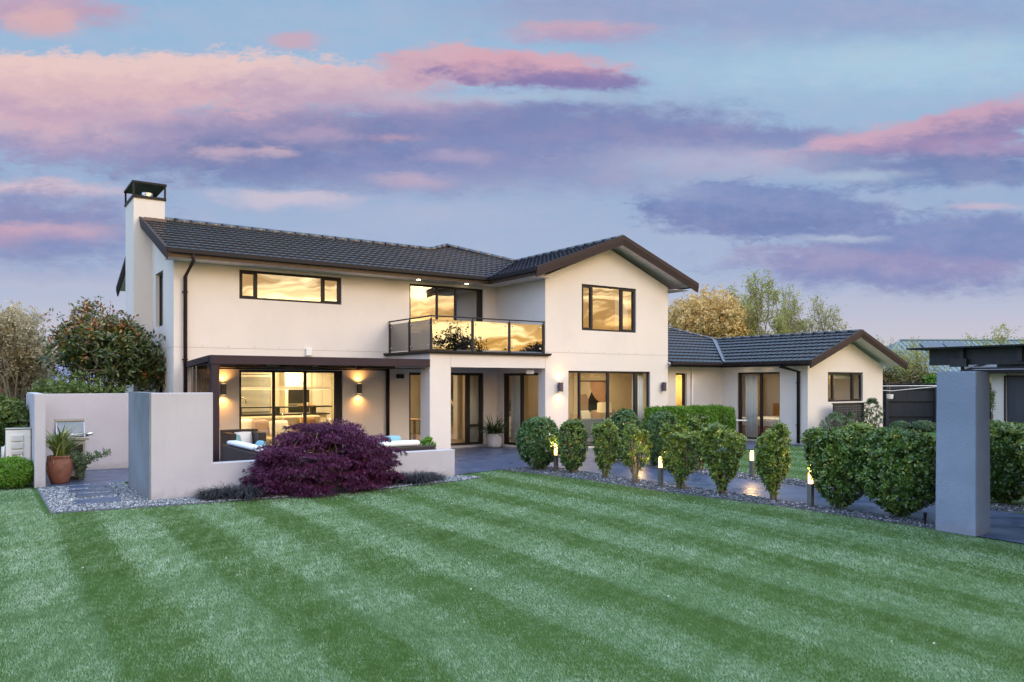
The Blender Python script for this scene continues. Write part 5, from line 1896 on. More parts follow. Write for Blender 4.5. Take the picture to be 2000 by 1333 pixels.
def curtain(label, axis, p, a0, a1, z0, z1, amp=.035, m='curtain', group='pale curtains hanging inside the glass doors'):
    n = 40
    vs, fs = [], []
    for kz, z in ((0, z0), (1, z1)):
        for i in range(n + 1):
            a = a0 + (a1 - a0) * i / n
            d = p + amp * math.sin(i * 1.25) * (1 - .35 * kz) + amp * .4 * math.sin(i * .6)
            vs.append((a, d, z) if axis == 'x' else (d, a, z))
    fs = [(i, i + 1, n + 2 + i, n + 1 + i) for i in range(n)]
    o = link_mesh('curtain', vs, fs, M[m], None, True)
    so_m = o.modifiers.new('thick', 'SOLIDIFY')
    so_m.thickness = .006
    return tag(o, label, 'curtain', group)


curtain('pale curtain behind the narrow right light of the french door', 'x', YM + .25, 11.92, 12.36, .10, 2.2)
curtain('pale curtain at the left of the porch side door', 'y', XG0 + .30, 18.62, 19.06, .10, 2.2)
curtain('pale curtain at the right end of the living room doors', 'x', YG + .25, 16.38, 16.80, .08, 2.25)
curtain('long white curtain behind the wing sliding door', 'y', 20.67 + .32, 16.22, 16.66, .08, 2.25)
curtain('white curtain at the left of the upper gable window', 'x', YG + .30, 14.2, 14.42, 3.2, 4.8)
curtain('white curtain at the right of the upper gable window', 'x', YG + .30, 15.72, 16.2, 3.2, 4.8)
curtain('pale curtain edge at the left of the french door', 'x', YM + .30, 9.93, 10.02, .10, 2.2)
curtain('pale blind lit from behind in the narrow wing window', 'x', 17.41 + .28, 18.36, 19.06, .3, 2.3, .004, 'lit_blind', group=None)

# dining chairs, stairs
def dining_chair(x, y, rz, label, first=[None]):
    if first[0] is None:
        t = thing('dining_chair', label, 'chair', (x, y, .05), 'timber dining chairs', own=True)
        g = MB(); g.box(-.21, .21, -.21, .21, .43, .46); g.build('seat', M['wood'], t, bevel=.01)
        for sx_ in (-1, 1):
            g = MB(); g.tube([(sx_ * .19, -.19, .43), (sx_ * .21, -.22, 0)], .018, 6); g.build('leg', M['wood'], t)
            g = MB(); g.tube([(sx_ * .19, .19, .0), (sx_ * .18, .18, .45), (sx_ * .19, .23, .90)], .018, 6); g.build('leg', M['wood'], t)
        g = MB(); g.tube([(-.19, .23, .88), (0, .27, .90), (.19, .23, .88)], .022, 6)
        g.tube([(-.18, .19, .5), (.18, .235, .86)], .010, 5); g.tube([(.18, .19, .5), (-.18, .235, .86)], .010, 5); g.build('backrest', M['wood'], t)
        first[0] = t
    else:
        t = copy_tree(first[0])
        t.location = (x, y, .05)
        t['label'] = label
    t.rotation_euler = (0, 0, rz)


dining_chair(10.15, 20.35, 2.6, 'warm timber dining chair seen left of the porch column')
dining_chair(11.15, 20.6, -2.0, 'warm timber dining chair seen right of the porch column')
dtb = thing('dining_table', 'timber dining table inside the french doors', 'table', (10.6, 21.3, .05))
g = MB(); g.box(9.95, 11.3, 20.95, 21.75, .74, .78); g.build('table_top', M['wood'], dtb, bevel=.008)
for x in (10.02, 11.2):
    for y in (21.02, 21.66):
        g = MB(); g.box(x, x + .06, y, y + .06, .05, .74); g.build('leg', M['wood'], dtb)
fv_ = thing('flower_vase', 'small vase of pale flowers on the dining table', 'vase', (10.25, 21.2, .78))
g = MB(); g.lathe([(.05, 0), (.07, .12), (.04, .28)], (10.25, 21.2, .78), 16); g.build('vase_body', M['white'], fv_, smooth=True)
g = MB()
for i in range(8):
    a = i * .8
    g.lathe([(.01, -.02), (.045, 0), (.03, .03)], (10.25 + .11 * math.cos(a), 21.2 + .11 * math.sin(a), 1.30 + .05 * (i % 3)), 8)
    g.tube([(10.25, 21.2, 1.04), (10.25 + .11 * math.cos(a), 21.2 + .11 * math.sin(a), 1.29 + .05 * (i % 3))], .004, 4)
g.build('blossoms', pm('pale_petal', (.6, .42, .2), .7), fv_)
st = thing('staircase', 'carpeted staircase rising behind the french door', 'staircase', (13.6, 22.5, .05))
g = MB()
for i in range(11):
    g.box(13.0, 13.95, 21.9 + .26 * i, 22.16 + .26 * i, .05, .05 + .178 * (i + 1))
g.build('steps', M['carpet'], st)
g = MB()
for i in range(11):
    g.box(13.0, 13.95, 21.895 + .26 * i, 21.90 + .26 * i, .178 * i + .06, .178 * (i + 1) + .02)
g.build('risers', M['grey_fabric'], st)
g = MB(); g.prism([(12.96, 21.8, .9), (12.96, 24.6, 2.8), (12.96, 24.6, 2.72), (12.96, 21.8, .82)], (.04, 0, 0)); g.build('handrail', M['interior_white'], st)
g = MB(); g.box(12.75, 12.99, 21.62, 21.88, .05, 2.49); g.build('newel_wall', M['interior_white'], st)

# living room
sbd = thing('sideboard', 'white sideboard with drawers inside the porch side door', 'sideboard', (14.4, 21.1, .04))
g = MB(); g.box(13.5, 14.9, 20.95, 21.42, .10, .80); g.build('cabinet', M['interior_white'], sbd, bevel=.008)
g = MB(); g.box(13.46, 14.94, 20.92, 21.44, .80, .84); g.build('top', M['wood'], sbd)
for i in range(3):
    g = MB(); g.box(13.55 + .46 * i, 13.96 + .46 * i, 20.935, 20.95, .16, .44); g.box(13.55 + .46 * i, 13.96 + .46 * i, 20.935, 20.95, .48, .76); g.tube([(13.68 + .46 * i, 20.92, .64), (13.84 + .46 * i, 20.92, .64)], .008, 5); g.build('drawer', M['white'], sbd)
pf = thing('framed_picture', 'small black framed picture with a wide pale mount', 'picture', (13.75, 21.44, 1.6))
g = MB(); g.box(13.62, 13.98, 21.415, 21.445, 1.35, 1.85); g.build('frame', M['black'], pf)
g = MB(); g.box(13.67, 13.93, 21.41, 21.415, 1.41, 1.79); g.build('mount', M['white'], pf)
g = MB(); g.box(13.75, 13.85, 21.407, 21.41, 1.52, 1.68); g.build('print', M['brown_fabric'], pf)
hp = thing('house_plant', 'small leafy house plant on the white sideboard', 'plant', (14.55, 21.15, .84))
g = MB(); g.lathe([(.06, 0), (.08, .12)], (14.55, 21.15, .84), 14); g.build('pot_body', M['white'], hp)
CC = np.random.default_rng(4).normal(size=(60, 3)) * [.07, .06, .11] + [14.55, 21.15, 1.12]
P, D, N, LL, LW, var = rosettes(CC, np.random.default_rng(5).normal(size=(60, 3)), 4, .01, .05, .6, np.random.default_rng(6))
leaf_obj('foliage', P, D, N, LL, LW, var, M['lf_green'], hp)
jr = thing('white_jar', 'rounded white jar on the sideboard left of the house plant', 'jar', (14.0, 21.15, .84))
g = MB(); g.lathe([(.06, 0), (.10, .06), (.10, .14), (.05, .2), (.05, .22)], (14.0, 21.15, .84), 18); g.build('jar_body', M['white'], jr, smooth=True)
ar = thing('abstract_painting', 'large framed abstract painting in blush, rust and black', 'painting', (18.3, 21.42, 1.3))
g = MB(); g.box(17.67, 18.97, 21.41, 21.44, .78, 1.98); g.build('frame', M['black'], ar)
g = MB(); g.box(17.71, 18.93, 21.402, 21.41, .82, 1.94); g.build('canvas', M['interior'], ar)
g = MB(); g.prism([(17.71, 21.398, .82), (18.12, 21.398, .82), (18.16, 21.398, 1.25), (18.05, 21.398, 1.50), (17.71, 21.398, 1.46)], (0, .003, 0)); g.build('rust_shape', M['blush_fabric'], ar)
g = MB(); g.prism([(18.12, 21.396, .82), (18.93, 21.396, .82), (18.93, 21.396, 1.62), (18.30, 21.396, 1.60), (18.14, 21.396, 1.30)], (0, .003, 0)); g.build('black_shape', M['black'], ar)
g = MB(); g.prism([(18.93, 21.394, 1.94)] + [(18.93 + .72 * math.cos(a), 21.394, 1.94 + .80 * math.sin(a)) for a in [R(q) for q in range(180, 271, 9)]], (0, .002, 0)); g.build('blush_shape', pm('blush_paint', (.50, .30, .20), .8), ar)
puffy_sofa('grey_sofa', 'grey sofa with its back to the living room doors', 14.2, 16.6, 17.95, 18.85, 'grey_fabric', back='y0', h=.80)
puffy_sofa('pale_sofa', 'pale sofa under the abstract painting', 17.2, 19.4, 20.4, 21.3, 'fabric', h=.85)
cushion('white cushion on the pale living room sofa', (17.6, 20.9, .72), .45, .42, .14, 'white_fabric', .1, R(-15))
cushion('blush cushion on the pale living room sofa', (18.1, 20.9, .72), .45, .42, .14, 'blush_fabric', -.1, R(-15))
cushion('grey cushion on the pale living room sofa', (18.8, 20.9, .72), .45, .42, .14, 'grey_fabric', .05, R(-15))
tl = thing('table_lamp', 'table lamp with a wide cream drum shade behind the grey sofa', 'lamp', (17.05, 19.3, .04))
g = MB(); g.lathe([(.11, .62), (.02, .66), (.03, .85), (.02, .95)], (17.05, 19.3, .04), 16); g.build('lamp_base', M['white'], tl)
g = MB(); g.lathe([(.25, .88), (.23, 1.20)], (17.05, 19.3, .04), 26); g.build('lamp_shade', pm('lit_shade', (.75, .65, .45), .9, emis=(1, .7, .35), es=.35), tl)
g = MB(); g.box(16.85, 17.25, 19.1, 19.5, .04, .66); g.build('side_table', M['dark_wood'], tl, bevel=.01)

# wing bedroom
bd = thing('bed', 'bed with a white duvet inside the wing sliding door', 'bed', (23.2, 17.0, .05))
g = MB(); g.box(22.0, 24.2, 16.1, 17.9, .12, .40); g.build('bed_base', M['wood'], bd, bevel=.01)
g = MB(); g.box(21.95, 24.2, 16.05, 17.95, .40, .68); g.build('duvet', M['white_fabric'], bd, bevel=.09)
g = MB(); g.box(24.2, 24.28, 16.0, 18.0, .1, 1.15); g.build('headboard', M['wood'], bd)
drs = thing('dresser', 'tall timber dresser inside the wing bedroom', 'dresser', (22.6, 19.6, .05))
g = MB(); g.box(22.1, 23.1, 19.4, 19.95, .05, 1.3); g.build('carcass', M['wood'], drs, bevel=.01)
for i in range(4):
    g = MB(); g.box(22.14, 23.06, 19.385, 19.40, .1 + .3 * i, .37 + .3 * i); g.build('drawer', M['wood'], drs)
vb_ = thing('roller_blind', 'cream half drawn blind inside the wing front window', 'blind', (22.7, 14.5, 2.2))
g = MB(); g.tube([(21.72, 14.42, 2.2), (23.65, 14.42, 2.2)], .03, 8); g.build('roller', M['white'], vb_)
g = MB(); g.box(21.75, 23.62, 14.43, 14.436, 2.04, 2.2); g.build('blind_cloth', M['curtain'], vb_)
wrd = thing('wardrobe', 'pale built in wardrobe doors inside the balcony room', 'wardrobe', (11.9, 21.5, 2.745))
g = MB(); g.box(11.3, 12.7, 21.6, 22.2, 2.75, 4.8); g.build('carcass', M['interior'], wrd)
for x in (11.32, 12.02):
    g = MB(); g.box(x, x + .66, 21.585, 21.60, 2.80, 4.74); g.build('door', M['fabric'], wrd)

# ================================================================== SURROUNDINGS
# hills
hm, hq, ho = new_mat('far_hill')
hb_ = hq.add('ShaderNodeBsdfPrincipled')
hn_ = hq.noise(hq.add('ShaderNodeTexCoord').outputs['Object'], .02, 5, .6)
hq.put(hb_.inputs['Base Color'], hq.ramp(hn_.outputs['Fac'], [(.35, (.13, .14, .24)), (.7, (.24, .22, .32))]))
hb_.inputs['Roughness'].default_value = 1.0
hq.l.new(hb_.outputs[0], ho.inputs[0])
vs, fs = [], []
n = 90
for j, (d, s_) in enumerate(((560, 0.), (640, .55), (760, 1.), (900, .0))):
    for i in range(n + 1):
        a = R(-50 + 70 * i / n)
        hgt = (30 + 9 * math.sin(i * .23) + 6 * math.sin(i * .61 + 1) + 2.0 * math.sin(i * 1.9)) * s_ * (1 - .55 * max(0, (i - 30) / n))
        vs.append((d * math.sin(a), d * math.cos(a), hgt - .5))
for j in range(3):
    for i in range(n):
        q = j * (n + 1) + i
        fs.append((q, q + 1, q + n + 2, q + n + 1))
tag(link_mesh('hills', vs, fs, hm, None, True), kind='structure')


# trees
def tree(name, label, x, y, h, seed, leafm, barkm='bark', trunk_r=.16, levels=4, kids=4, spread=.55, leaf_n=14, L=.12, lw=.5, first=.28, droop=0., cat='tree', group=None, stems=1, leaf_from=2, lsp=.22, ratio=.62, up=.25, crown_name='crown', cl=4):
    r = random.Random(seed)
    rn = np.random.default_rng(seed)
    t = thing(name, label, cat, (x, y, 0), group)
    mb = MB()
    LC, LA = [], []

    def grow(p, d, ln, rad, lv):
        n_ = 4 if lv <= 1 else 3
        pts, rads = [p.copy()], [rad]
        dd = d.copy()
        for i in range(n_):
            dd = (dd + Vector((r.gauss(0, .13), r.gauss(0, .13), r.gauss(0, .06) + up * .12 - droop * .1 * lv))).normalized()
            p = p + dd * (ln / n_)
            pts.append(p.copy())
            rads.append(rad * (1 - .55 * (i + 1) / n_))
        mb.tube(pts, rads, 6 if lv < 2 else (4 if lv < 4 else 3), cap=False)
        if lv >= leaf_from:
            for i in range(leaf_n):
                f = r.random() ** .7
                k_ = min(n_ - 1, int(f * n_))
                q = pts[k_].lerp(pts[k_ + 1], f * n_ - k_)
                LC.append((q.x + r.gauss(0, lsp), q.y + r.gauss(0, lsp), q.z + r.gauss(0, lsp * .8)))
                LA.append((r.gauss(0, 1), r.gauss(0, 1), r.gauss(.3, 1)))
        if lv >= levels:
            return
        m_ = kids + (1 if lv == 0 else 0)
        for i in range(m_):
            f = first + (1 - first) * (i + r.random() * .8) / m_ if lv == 0 else .3 + .7 * (i + r.random()) / m_
            f = min(f, .98)
            k_ = min(n_ - 1, int(f * n_))
            q = pts[k_].lerp(pts[k_ + 1], f * n_ - k_)
            ph = i * 2.4 + r.random() * 1.2
            ax = Vector((math.cos(ph), math.sin(ph), 0))
            nd = (dd * (1 - spread) + ax * spread + Vector((0, 0, up))).normalized()
            grow(q, nd, ln * ratio * (.8 + .4 * r.random()) * (1.15 - .3 * f), max(rads[k_] * .6, .006), lv + 1)
    for s_ in range(stems):
        a = s_ * 6.28 / max(stems, 1) + r.random()
        lean = .0 if stems == 1 else .28
        grow(Vector((x + .12 * lean * math.cos(a), y + .12 * lean * math.sin(a), 0)), Vector((lean * math.cos(a), lean * math.sin(a), 1)).normalized(), h * (.62 if stems == 1 else .6), trunk_r, 0)
    mb.build('trunk', M[barkm], t, smooth=True)
    if LC:
        C, A = np.array(LC), np.array(LA)
        P, D, N, LL, LW, var = rosettes(C, A, cl, L * .35, L, lw, rn, .5)
        leaf_obj(crown_name, P, D, N, LL, LW, var, M[leafm], t)
    return t


def crown_tree(name, label, x, y, h, rx, rz, zc, seed, leafm, nc, L, barkm='bark', cat='tree', lobes=14, lw=.5, cl=7, group=None, ry=None, stems=1, shell=.55, tipc=0.0):
    """tree whose leaf clumps fill an irregular crown of lobes"""
    rn = np.random.default_rng(seed)
    r = random.Random(seed)
    ry = ry or rx
    t = thing(name, label, cat, (x, y, 0), group)
    mb = MB()
    lobc = []
    for i in range(lobes):
        d = unit(rn.normal(size=3)); d[2] = abs(d[2]) * 1.0 - .35
        q = .35 + .5 * rn.random()
        lobc.append((np.array([x + d[0] * rx * q, y + d[1] * ry * q, zc + d[2] * rz * q]), .30 + .22 * rn.random()))
    per = nc // lobes
    C, A, cvs = [], [], []
    for c, s_ in lobc:
        d = unit(rn.normal(size=(per, 3)))
        q = (shell + (1 - shell) * rn.random((per, 1))) * (1 + .18 * rn.normal(size=(per, 1)))
        C.append(c + d * q * s_ * np.array([rx, ry, rz * 1.05]))
        A.append(d + .3 * rn.normal(size=(per, 3)) + [0, 0, .3])
        cvs.append(np.clip((.2 if not tipc else .05) + .5 * rn.random(per) + .3 * rn.random() + tipc * np.clip((C[-1][:, 2] - zc) / rz, -1, 1), 0, 1))
        p0 = Vector((x + r.gauss(0, .06) * stems, y + r.gauss(0, .06) * stems, 0))
        cc_ = Vector(c)
        m1 = p0.lerp(cc_, .4) + Vector((r.gauss(0, .1), r.gauss(0, .1), h * .06))
        m2 = p0.lerp(cc_, .72) + Vector((r.gauss(0, .1), r.gauss(0, .1), h * .03))
        k_ = h / 4
        mb.tube([p0, m1, m2, cc_], [.05 * k_, .035 * k_, .02 * k_, .008 * k_], 6)
        for b_ in range(6):
            e = cc_ + Vector(unit(rn.normal(size=3)) * s_ * np.array([rx, ry, rz]) * 1.05)
            mb.tube([m2.lerp(cc_, .5), m2.lerp(e, .6), e], [.010 * k_, .007 * k_, .003 * k_], 4, cap=False)
    mb.build('trunk', M[barkm], t, smooth=True)
    P, D, N, LL, LW, var = rosettes(np.concatenate(C), np.concatenate(A), cl, L * .4, L, lw, rn, .4, np.concatenate(cvs))
    leaf_obj('crown', P, D, N, LL, LW, var, M[leafm], t)
    return t


# left of the house
crown_tree('magnolia_tree', 'bushy magnolia with dark glossy and rust coloured leaves beside the chimney', 2.35, 21.0, 3.9, 1.35, 1.25, 2.65, 61, 'lf_magnolia', 2700, .115, 'pale_bark', lobes=22, lw=.42, cl=9, ry=1.0, stems=3, tipc=.42)
crown_tree('magnolia_shrub', 'low magnolia branch clump above the courtyard wall by the chimney', 3.45, 21.0, 2.6, .55, .55, 2.15, 62, 'lf_magnolia', 460, .115, 'pale_bark', lobes=6, lw=.42, cl=9, cat='tree')
tree('blossom_tree', 'cream budded twiggy tree left of the magnolia', .85, 24.0, 3.75, 63, 'lf_cream', 'pale_bark', .05, 4, 4, .40, 4, .07, .6, .15, 0, stems=4, leaf_from=2, lsp=.09, ratio=.60, up=.38)
tree('blossom_tree', 'cream budded twiggy tree at the far left behind the shrub', -.35, 25.5, 3.2, 64, 'lf_cream', 'pale_bark', .045, 4, 4, .42, 2, .075, .6, .15, 0, stems=4, leaf_from=2, lsp=.10, ratio=.58, up=.32)
crown_tree('russet_shrub', 'pinkish russet shrub behind the green shrub at the left edge', -1.75, 23.0, 2.9, 1.1, .9, 1.7, 65, 'lf_russet', 700, .07, lobes=9, cat='shrub')
crown_tree('russet_shrub', 'russet twiggy shrub between the cream tree and the courtyard wall', -.2, 22.2, 2.5, .9, .8, 1.35, 66, 'lf_russet', 600, .06, lobes=8, cat='shrub')
crown_tree('garden_shrub', 'mid green shrub behind the courtyard wall under the magnolia', 2.0, 20.2, 2.12, 1.15, .5, 1.65, 67, 'lf_green', 800, .08, lobes=8, cat='shrub')
# behind the right wing
crown_tree('golden_tree', 'round golden leaved tree behind the wing roof', 45.3, 39.6, 10.0, 3.6, 3.5, 6.1, 71, 'lf_gold', 3600, .24, lobes=26, cl=7, lw=.5)
for i, (u, d, h, sd, lb) in enumerate([(1475, 58, 9.3, 72, 'tall spring green tree right of the golden tree'), (1430, 62, 8.6, 73, 'slimmer spring green tree just behind the golden tree'), (1565, 60, 9.2, 74, 'spring green tree in the middle of the row behind the wing'), (1625, 64, 8.6, 75, 'sparse leafing tree at the right end of the row'), (1522, 64, 7.8, 76, 'low spreading spring green tree between the taller two')]):
    rr_ = (u - 1000) / 1500
    X, Y = d * (rr_ * math.cos(TH) + math.sin(TH)), d * (math.cos(TH) - rr_ * math.sin(TH))
    sparse = sd in (75, 74)
    tree('spring_tree', lb, X, Y, h, sd, 'lf_spring', 'pale_bark', .15, 4, 5, .36, 1 if sparse else 3, .13, .6, .12, 0, group='spring trees behind the wing', leaf_from=2, lsp=.20, ratio=.56, up=.45, cl=3)


def at(u, d):
    rr_ = (u - 1000) / 1500
    return d * (rr_ * math.cos(TH) + math.sin(TH)), d * (math.cos(TH) - rr_ * math.sin(TH))


for (u, d, h, sd, lb) in [(1768, 36, 3.9, 81, 'sparse budding shrub tree right of the wing gable'), (1735, 38, 4.1, 82, 'thin budding tree just behind the wing gable end'), (1795, 35.5, 3.4, 83, 'small leafing tree in front of the neighbouring roof')]:
    X, Y = at(u, d)
    tree('budding_tree', lb, X, Y, h, sd, 'lf_spring', 'bark', .04, 3, 4, .42, 4, .09, .5, .1, 0, stems=3, leaf_from=2, lsp=.08, ratio=.62, up=.40, cl=2)
for (u, d, h, rr_, sd, lb, mt) in [(1732, 34.5, 2.6, .7, 84, 'dark shrub above the black fence next to the wing', 'lf_magnolia'), (1785, 34.8, 2.55, .7, 85, 'brown green shrub above the middle of the black fence', 'lf_magnolia'), (1815, 34.5, 2.4, .7, 86, 'bright green shrub above the fence beside the column', 'lf_hedge')]:
    X, Y = at(u, d)
    crown_tree('fence_shrub', lb, X, Y, h, rr_, .75, h - .75, sd, mt, 420, .11, lobes=7, cat='shrub')
X, Y = at(1931, 29.2); crown_tree('fence_shrub', 'light green shrub between the column and the garage', X, Y, 2.2, .30, 1.0, 1.1, 87, 'lf_green', 260, .08, lobes=6, cat='shrub')
X, Y = at(1965, 48); tree('budding_tree', 'leafy branch tips showing over the neighbouring roof ridge', X, Y, 5.9, 88, 'lf_spring', 'bark', .06, 3, 4, .4, 6, .14, .5, .3, 0, stems=2, ratio=.55, up=.4, cl=3)

# black timber fence
fn = thing('timber_fence', 'black stained paling fence behind the washing line', 'fence', (34, 18, 0))
fa, fbv = Vector((*at(1700, 33.0), 0)), Vector((*at(1960, 33.0), 0))
fd = (fbv - fa).normalized()
fnn = Vector((fd.y, -fd.x, 0))
if fnn.y > 0: fnn = -fnn
flen = (fbv - fa).length
def fbox(mb, s0, s1, o0, o1, z0, z1):
    q = lambda s_, o_, z: tuple(fa + fd * s_ + fnn * o_ + Vector((0, 0, z)))
    mb.hexa([q(s0, o0, z0), q(s1, o0, z0), q(s1, o1, z0), q(s0, o1, z0)], [q(s0, o0, z1), q(s1, o0, z1), q(s1, o1, z1), q(s0, o1, z1)])
g = MB()
s_ = 0
rf = random.Random(4)
while s_ < flen:
    fbox(g, s_, s_ + .145, -.02 + rf.random() * .006, 0, .02, 1.84 + rf.random() * .02)
    s_ += .15
g.build('palings', M['fence'], fn)
g = MB()
for z in (.45, 1.10, 1.62):
    fbox(g, 0, flen, 0.002, .05, z, z + .09)
fbox(g, 0, flen, -.04, .06, 1.865, 1.895)
g.build('rails', M['fence'], fn)
for i in range(4):
    g = MB(); fbox(g, .6 + i * 2.1, .72 + i * 2.1, .052, .15, 0, 1.86); g.build('post', M['fence'], fn)
pe = thing('planter_edge', 'low black timber edging board in front of the fence', 'garden edging', tuple(fa + fnn * 3))
g = MB(); fbox(g, 0, flen, 1.9, 1.95, .0, .30); g.build('edge_board', M['fence'], pe)


# washing line
wl = thing('washing_line', 'white washing line strung across in front of the fence', 'washing line', (29, 13, 0))
a_, b_ = Vector((24.80, 15.2, 1.78)), Vector((*at(1838, 27), 1.80))
g = MB(); g.tube([a_, b_], .012, 5); g.build('line', M['white'], wl)
g = MB(); g.tube([a_ - Vector((0, 0, .10)), a_.lerp(b_, .45) - Vector((0, 0, .17)), b_ - Vector((0, 0, .02))], .010, 5); g.build('slack_line', M['white'], wl)
g = MB(); g.tube([(b_.x, b_.y, 0), (b_.x, b_.y, 1.86)], .035, 8); g.build('line_post', M['steel'], wl)
pgb = thing('peg_basket', 'small white peg basket hanging on the washing line', 'basket', tuple(a_.lerp(b_, .42)))
c_ = a_.lerp(b_, .42)
g = MB(); g.lathe([(.07, 0), (.10, .02), (.115, .16), (.11, .165)], (c_.x, c_.y, 1.33), 14); g.build('basket_body', M['white'], pgb)
g = MB(); g.tube([(c_.x, c_.y, 1.48), (c_.x, c_.y, 1.78)], .006, 4); g.build('hook', M['steel'], pgb)

# garage at the right
gr = thing('garage', 'cream garage with a dark tiled roof and a panelled slate blue door', 'garage', (34, 13, 0))
ga = Vector((*at(1936, 30.0), 0))
gd = Vector((.10, -.995, 0)).normalized()       # its long face runs away to the right
gn = Vector((gd.y, -gd.x, 0))
if gn.x > 0: gn = -gn
def gbox(mb, s0, s1, o0, o1, z0, z1):
    q = lambda s_, o_, z: tuple(ga + gd * s_ + gn * o_ + Vector((0, 0, z)))
    mb.hexa([q(s0, o0, z0), q(s1, o0, z0), q(s1, o1, z0), q(s0, o1, z0)], [q(s0, o0, z1), q(s1, o0, z1), q(s1, o1, z1), q(s0, o1, z1)])
def gq(s_, o_, z): return tuple(ga + gd * s_ + gn * o_ + Vector((0, 0, z)))
g = MB(); gbox(g, 0, .50, -6, 0, 0, 2.30); gbox(g, .5, 2.9, -6, -.12, 2.12, 2.30); gbox(g, 2.9, 7, -6, 0, 0, 2.30); gbox(g, .5, 2.9, -6, -.4, 0, 2.12); g.build('wall', M['wall'], gr)
M['slate_door'] = pm('slate_blue_door', (.045, .05, .065), .4, var=.06)
g = MB(); gbox(g, .50, 2.90, -.17, -.12, .02, 2.12); gd_ = g.build('door', M['slate_door'], gr)
g = MB()
for i in range(4):
    for zz0, zz1 in ((.15, .55), (.62, 1.28), (1.40, 1.95)):
        x0 = .72 + i * .55
        gbox(g, x0, x0 + .40, -.12, -.105, zz0, zz0 + .04); gbox(g, x0, x0 + .40, -.12, -.105, zz1 - .04, zz1)
        gbox(g, x0, x0 + .04, -.12, -.105, zz0 + .04, zz1 - .04); gbox(g, x0 + .36, x0 + .40, -.12, -.105, zz0 + .04, zz1 - .04)
g.build('door_panels', M['slate_door'], gd_)
g = MB(); gbox(g, .44, .50, -.1, .02, 0, 2.18); gbox(g, .5, 2.9, -.1, .02, 2.12, 2.18); g.build('door_frame', M['dark_alu'], gr)
g = MB()
g.add([gq(-.8, .6, 2.38), gq(8, .6, 2.38), gq(8, -3, 4.0), gq(2.4, -3, 4.0), gq(-.8, -6.6, 2.38)], [(0, 1, 2, 3), (0, 3, 4)])
gro = g.build('roof', M['tile'], gr)
g = MB()
for i in range(9):
    f = (i + .5) / 9
    s0 = -.8 + 3.2 * f
    g.tube([gq(s0, .6 - 3.6 * f, 2.40 + 1.62 * f), gq(8, .6 - 3.6 * f, 2.40 + 1.62 * f)], .035, 5)
g.tube([gq(-.8, .6, 2.42), gq(2.4, -3, 4.04)], .08, 6)
g.build('tile_courses', M['tile'], gro)
g = MB(); gbox(g, -.85, 8, .60, .72, 2.28, 2.40); gbox(g, -.85, -.75, -6.6, .6, 2.28, 2.40); g.build('gutter', M['gutter'], gr)
g = MB(); gbox(g, -.75, 8, 0.02, .60, 2.27, 2.285); g.build('soffit', M['gutter'], gr)
g = MB(); g.tube([gq(-.3, .62, 2.3), gq(-.12, .12, 2.05), gq(-.12, .12, 0)], .05, 8); g.build('downpipe', M['gutter'], gr)

# neighbouring house: long hipped metal roof
nh = thing('neighbour_house', 'neighbouring house with a long grey green standing seam metal roof', 'house', (60, 22, 0))
na, nb_ = Vector((*at(1715, 56), 0)), Vector((*at(2120, 56), 0))
nd = (nb_ - na).normalized()
nn_ = Vector((nd.y, -nd.x, 0))
if nn_.y > 0: nn_ = -nn_
nl = (nb_ - na).length
def nq(s_, o_, z): return tuple(na + nd * s_ + nn_ * o_ + Vector((0, 0, z)))
g = MB()
g.hexa([nq(.6, -.6, 0), nq(nl, -.6, 0), nq(nl, -9, 0), nq(.6, -9, 0)], [nq(.6, -.6, 2.6), nq(nl, -.6, 2.6), nq(nl, -9, 2.6), nq(.6, -9, 2.6)])
g.build('wall', pm('brick_wall', (.26, .20, .16), .9, var=.2, vs=8), nh)
g = MB()
g.add([nq(0, 0, 2.6), nq(nl, 0, 2.6), nq(nl, -4.8, 5.25), nq(4.0, -4.8, 5.25), nq(0, -9.6, 2.6)], [(0, 1, 2, 3), (0, 3, 4)])
nr_ = g.build('roof', M['metal_roof'], nh)
g = MB()
for i in range(60):
    s_ = .25 + i * .42
    if s_ > nl: break
    f = min(1, s_ / 4.0)
    g.tube([nq(s_, .0, 2.63), nq(s_, -4.8 * f, 2.63 + 2.65 * f)], .025, 4)
g.tube([nq(4, -4.8, 5.29), nq(nl, -4.8, 5.29)], .09, 6)
g.tube([nq(0, 0, 2.64), nq(4, -4.8, 5.29)], .07, 6)
g.build('seams', M['metal_roof'], nr_)
g = MB()
f0, f1 = .42, .88
for (sa, sb) in ((5.2, 6.9), (7.0, 8.7)):
    g.hexa([nq(sa, -4.8 * f0, 2.70 + 2.65 * f0), nq(sb, -4.8 * f0, 2.70 + 2.65 * f0), nq(sb, -4.8 * f1, 2.70 + 2.65 * f1), nq(sa, -4.8 * f1, 2.70 + 2.65 * f1)],
           [nq(sa, -4.8 * f0, 2.75 + 2.65 * f0), nq(sb, -4.8 * f0, 2.75 + 2.65 * f0), nq(sb, -4.8 * f1, 2.75 + 2.65 * f1), nq(sa, -4.8 * f1, 2.75 + 2.65 * f1)])
g.build('solar_panel', pm('solar_glass', (.02, .03, .06), .15, var=.1, spec=.7), nh)

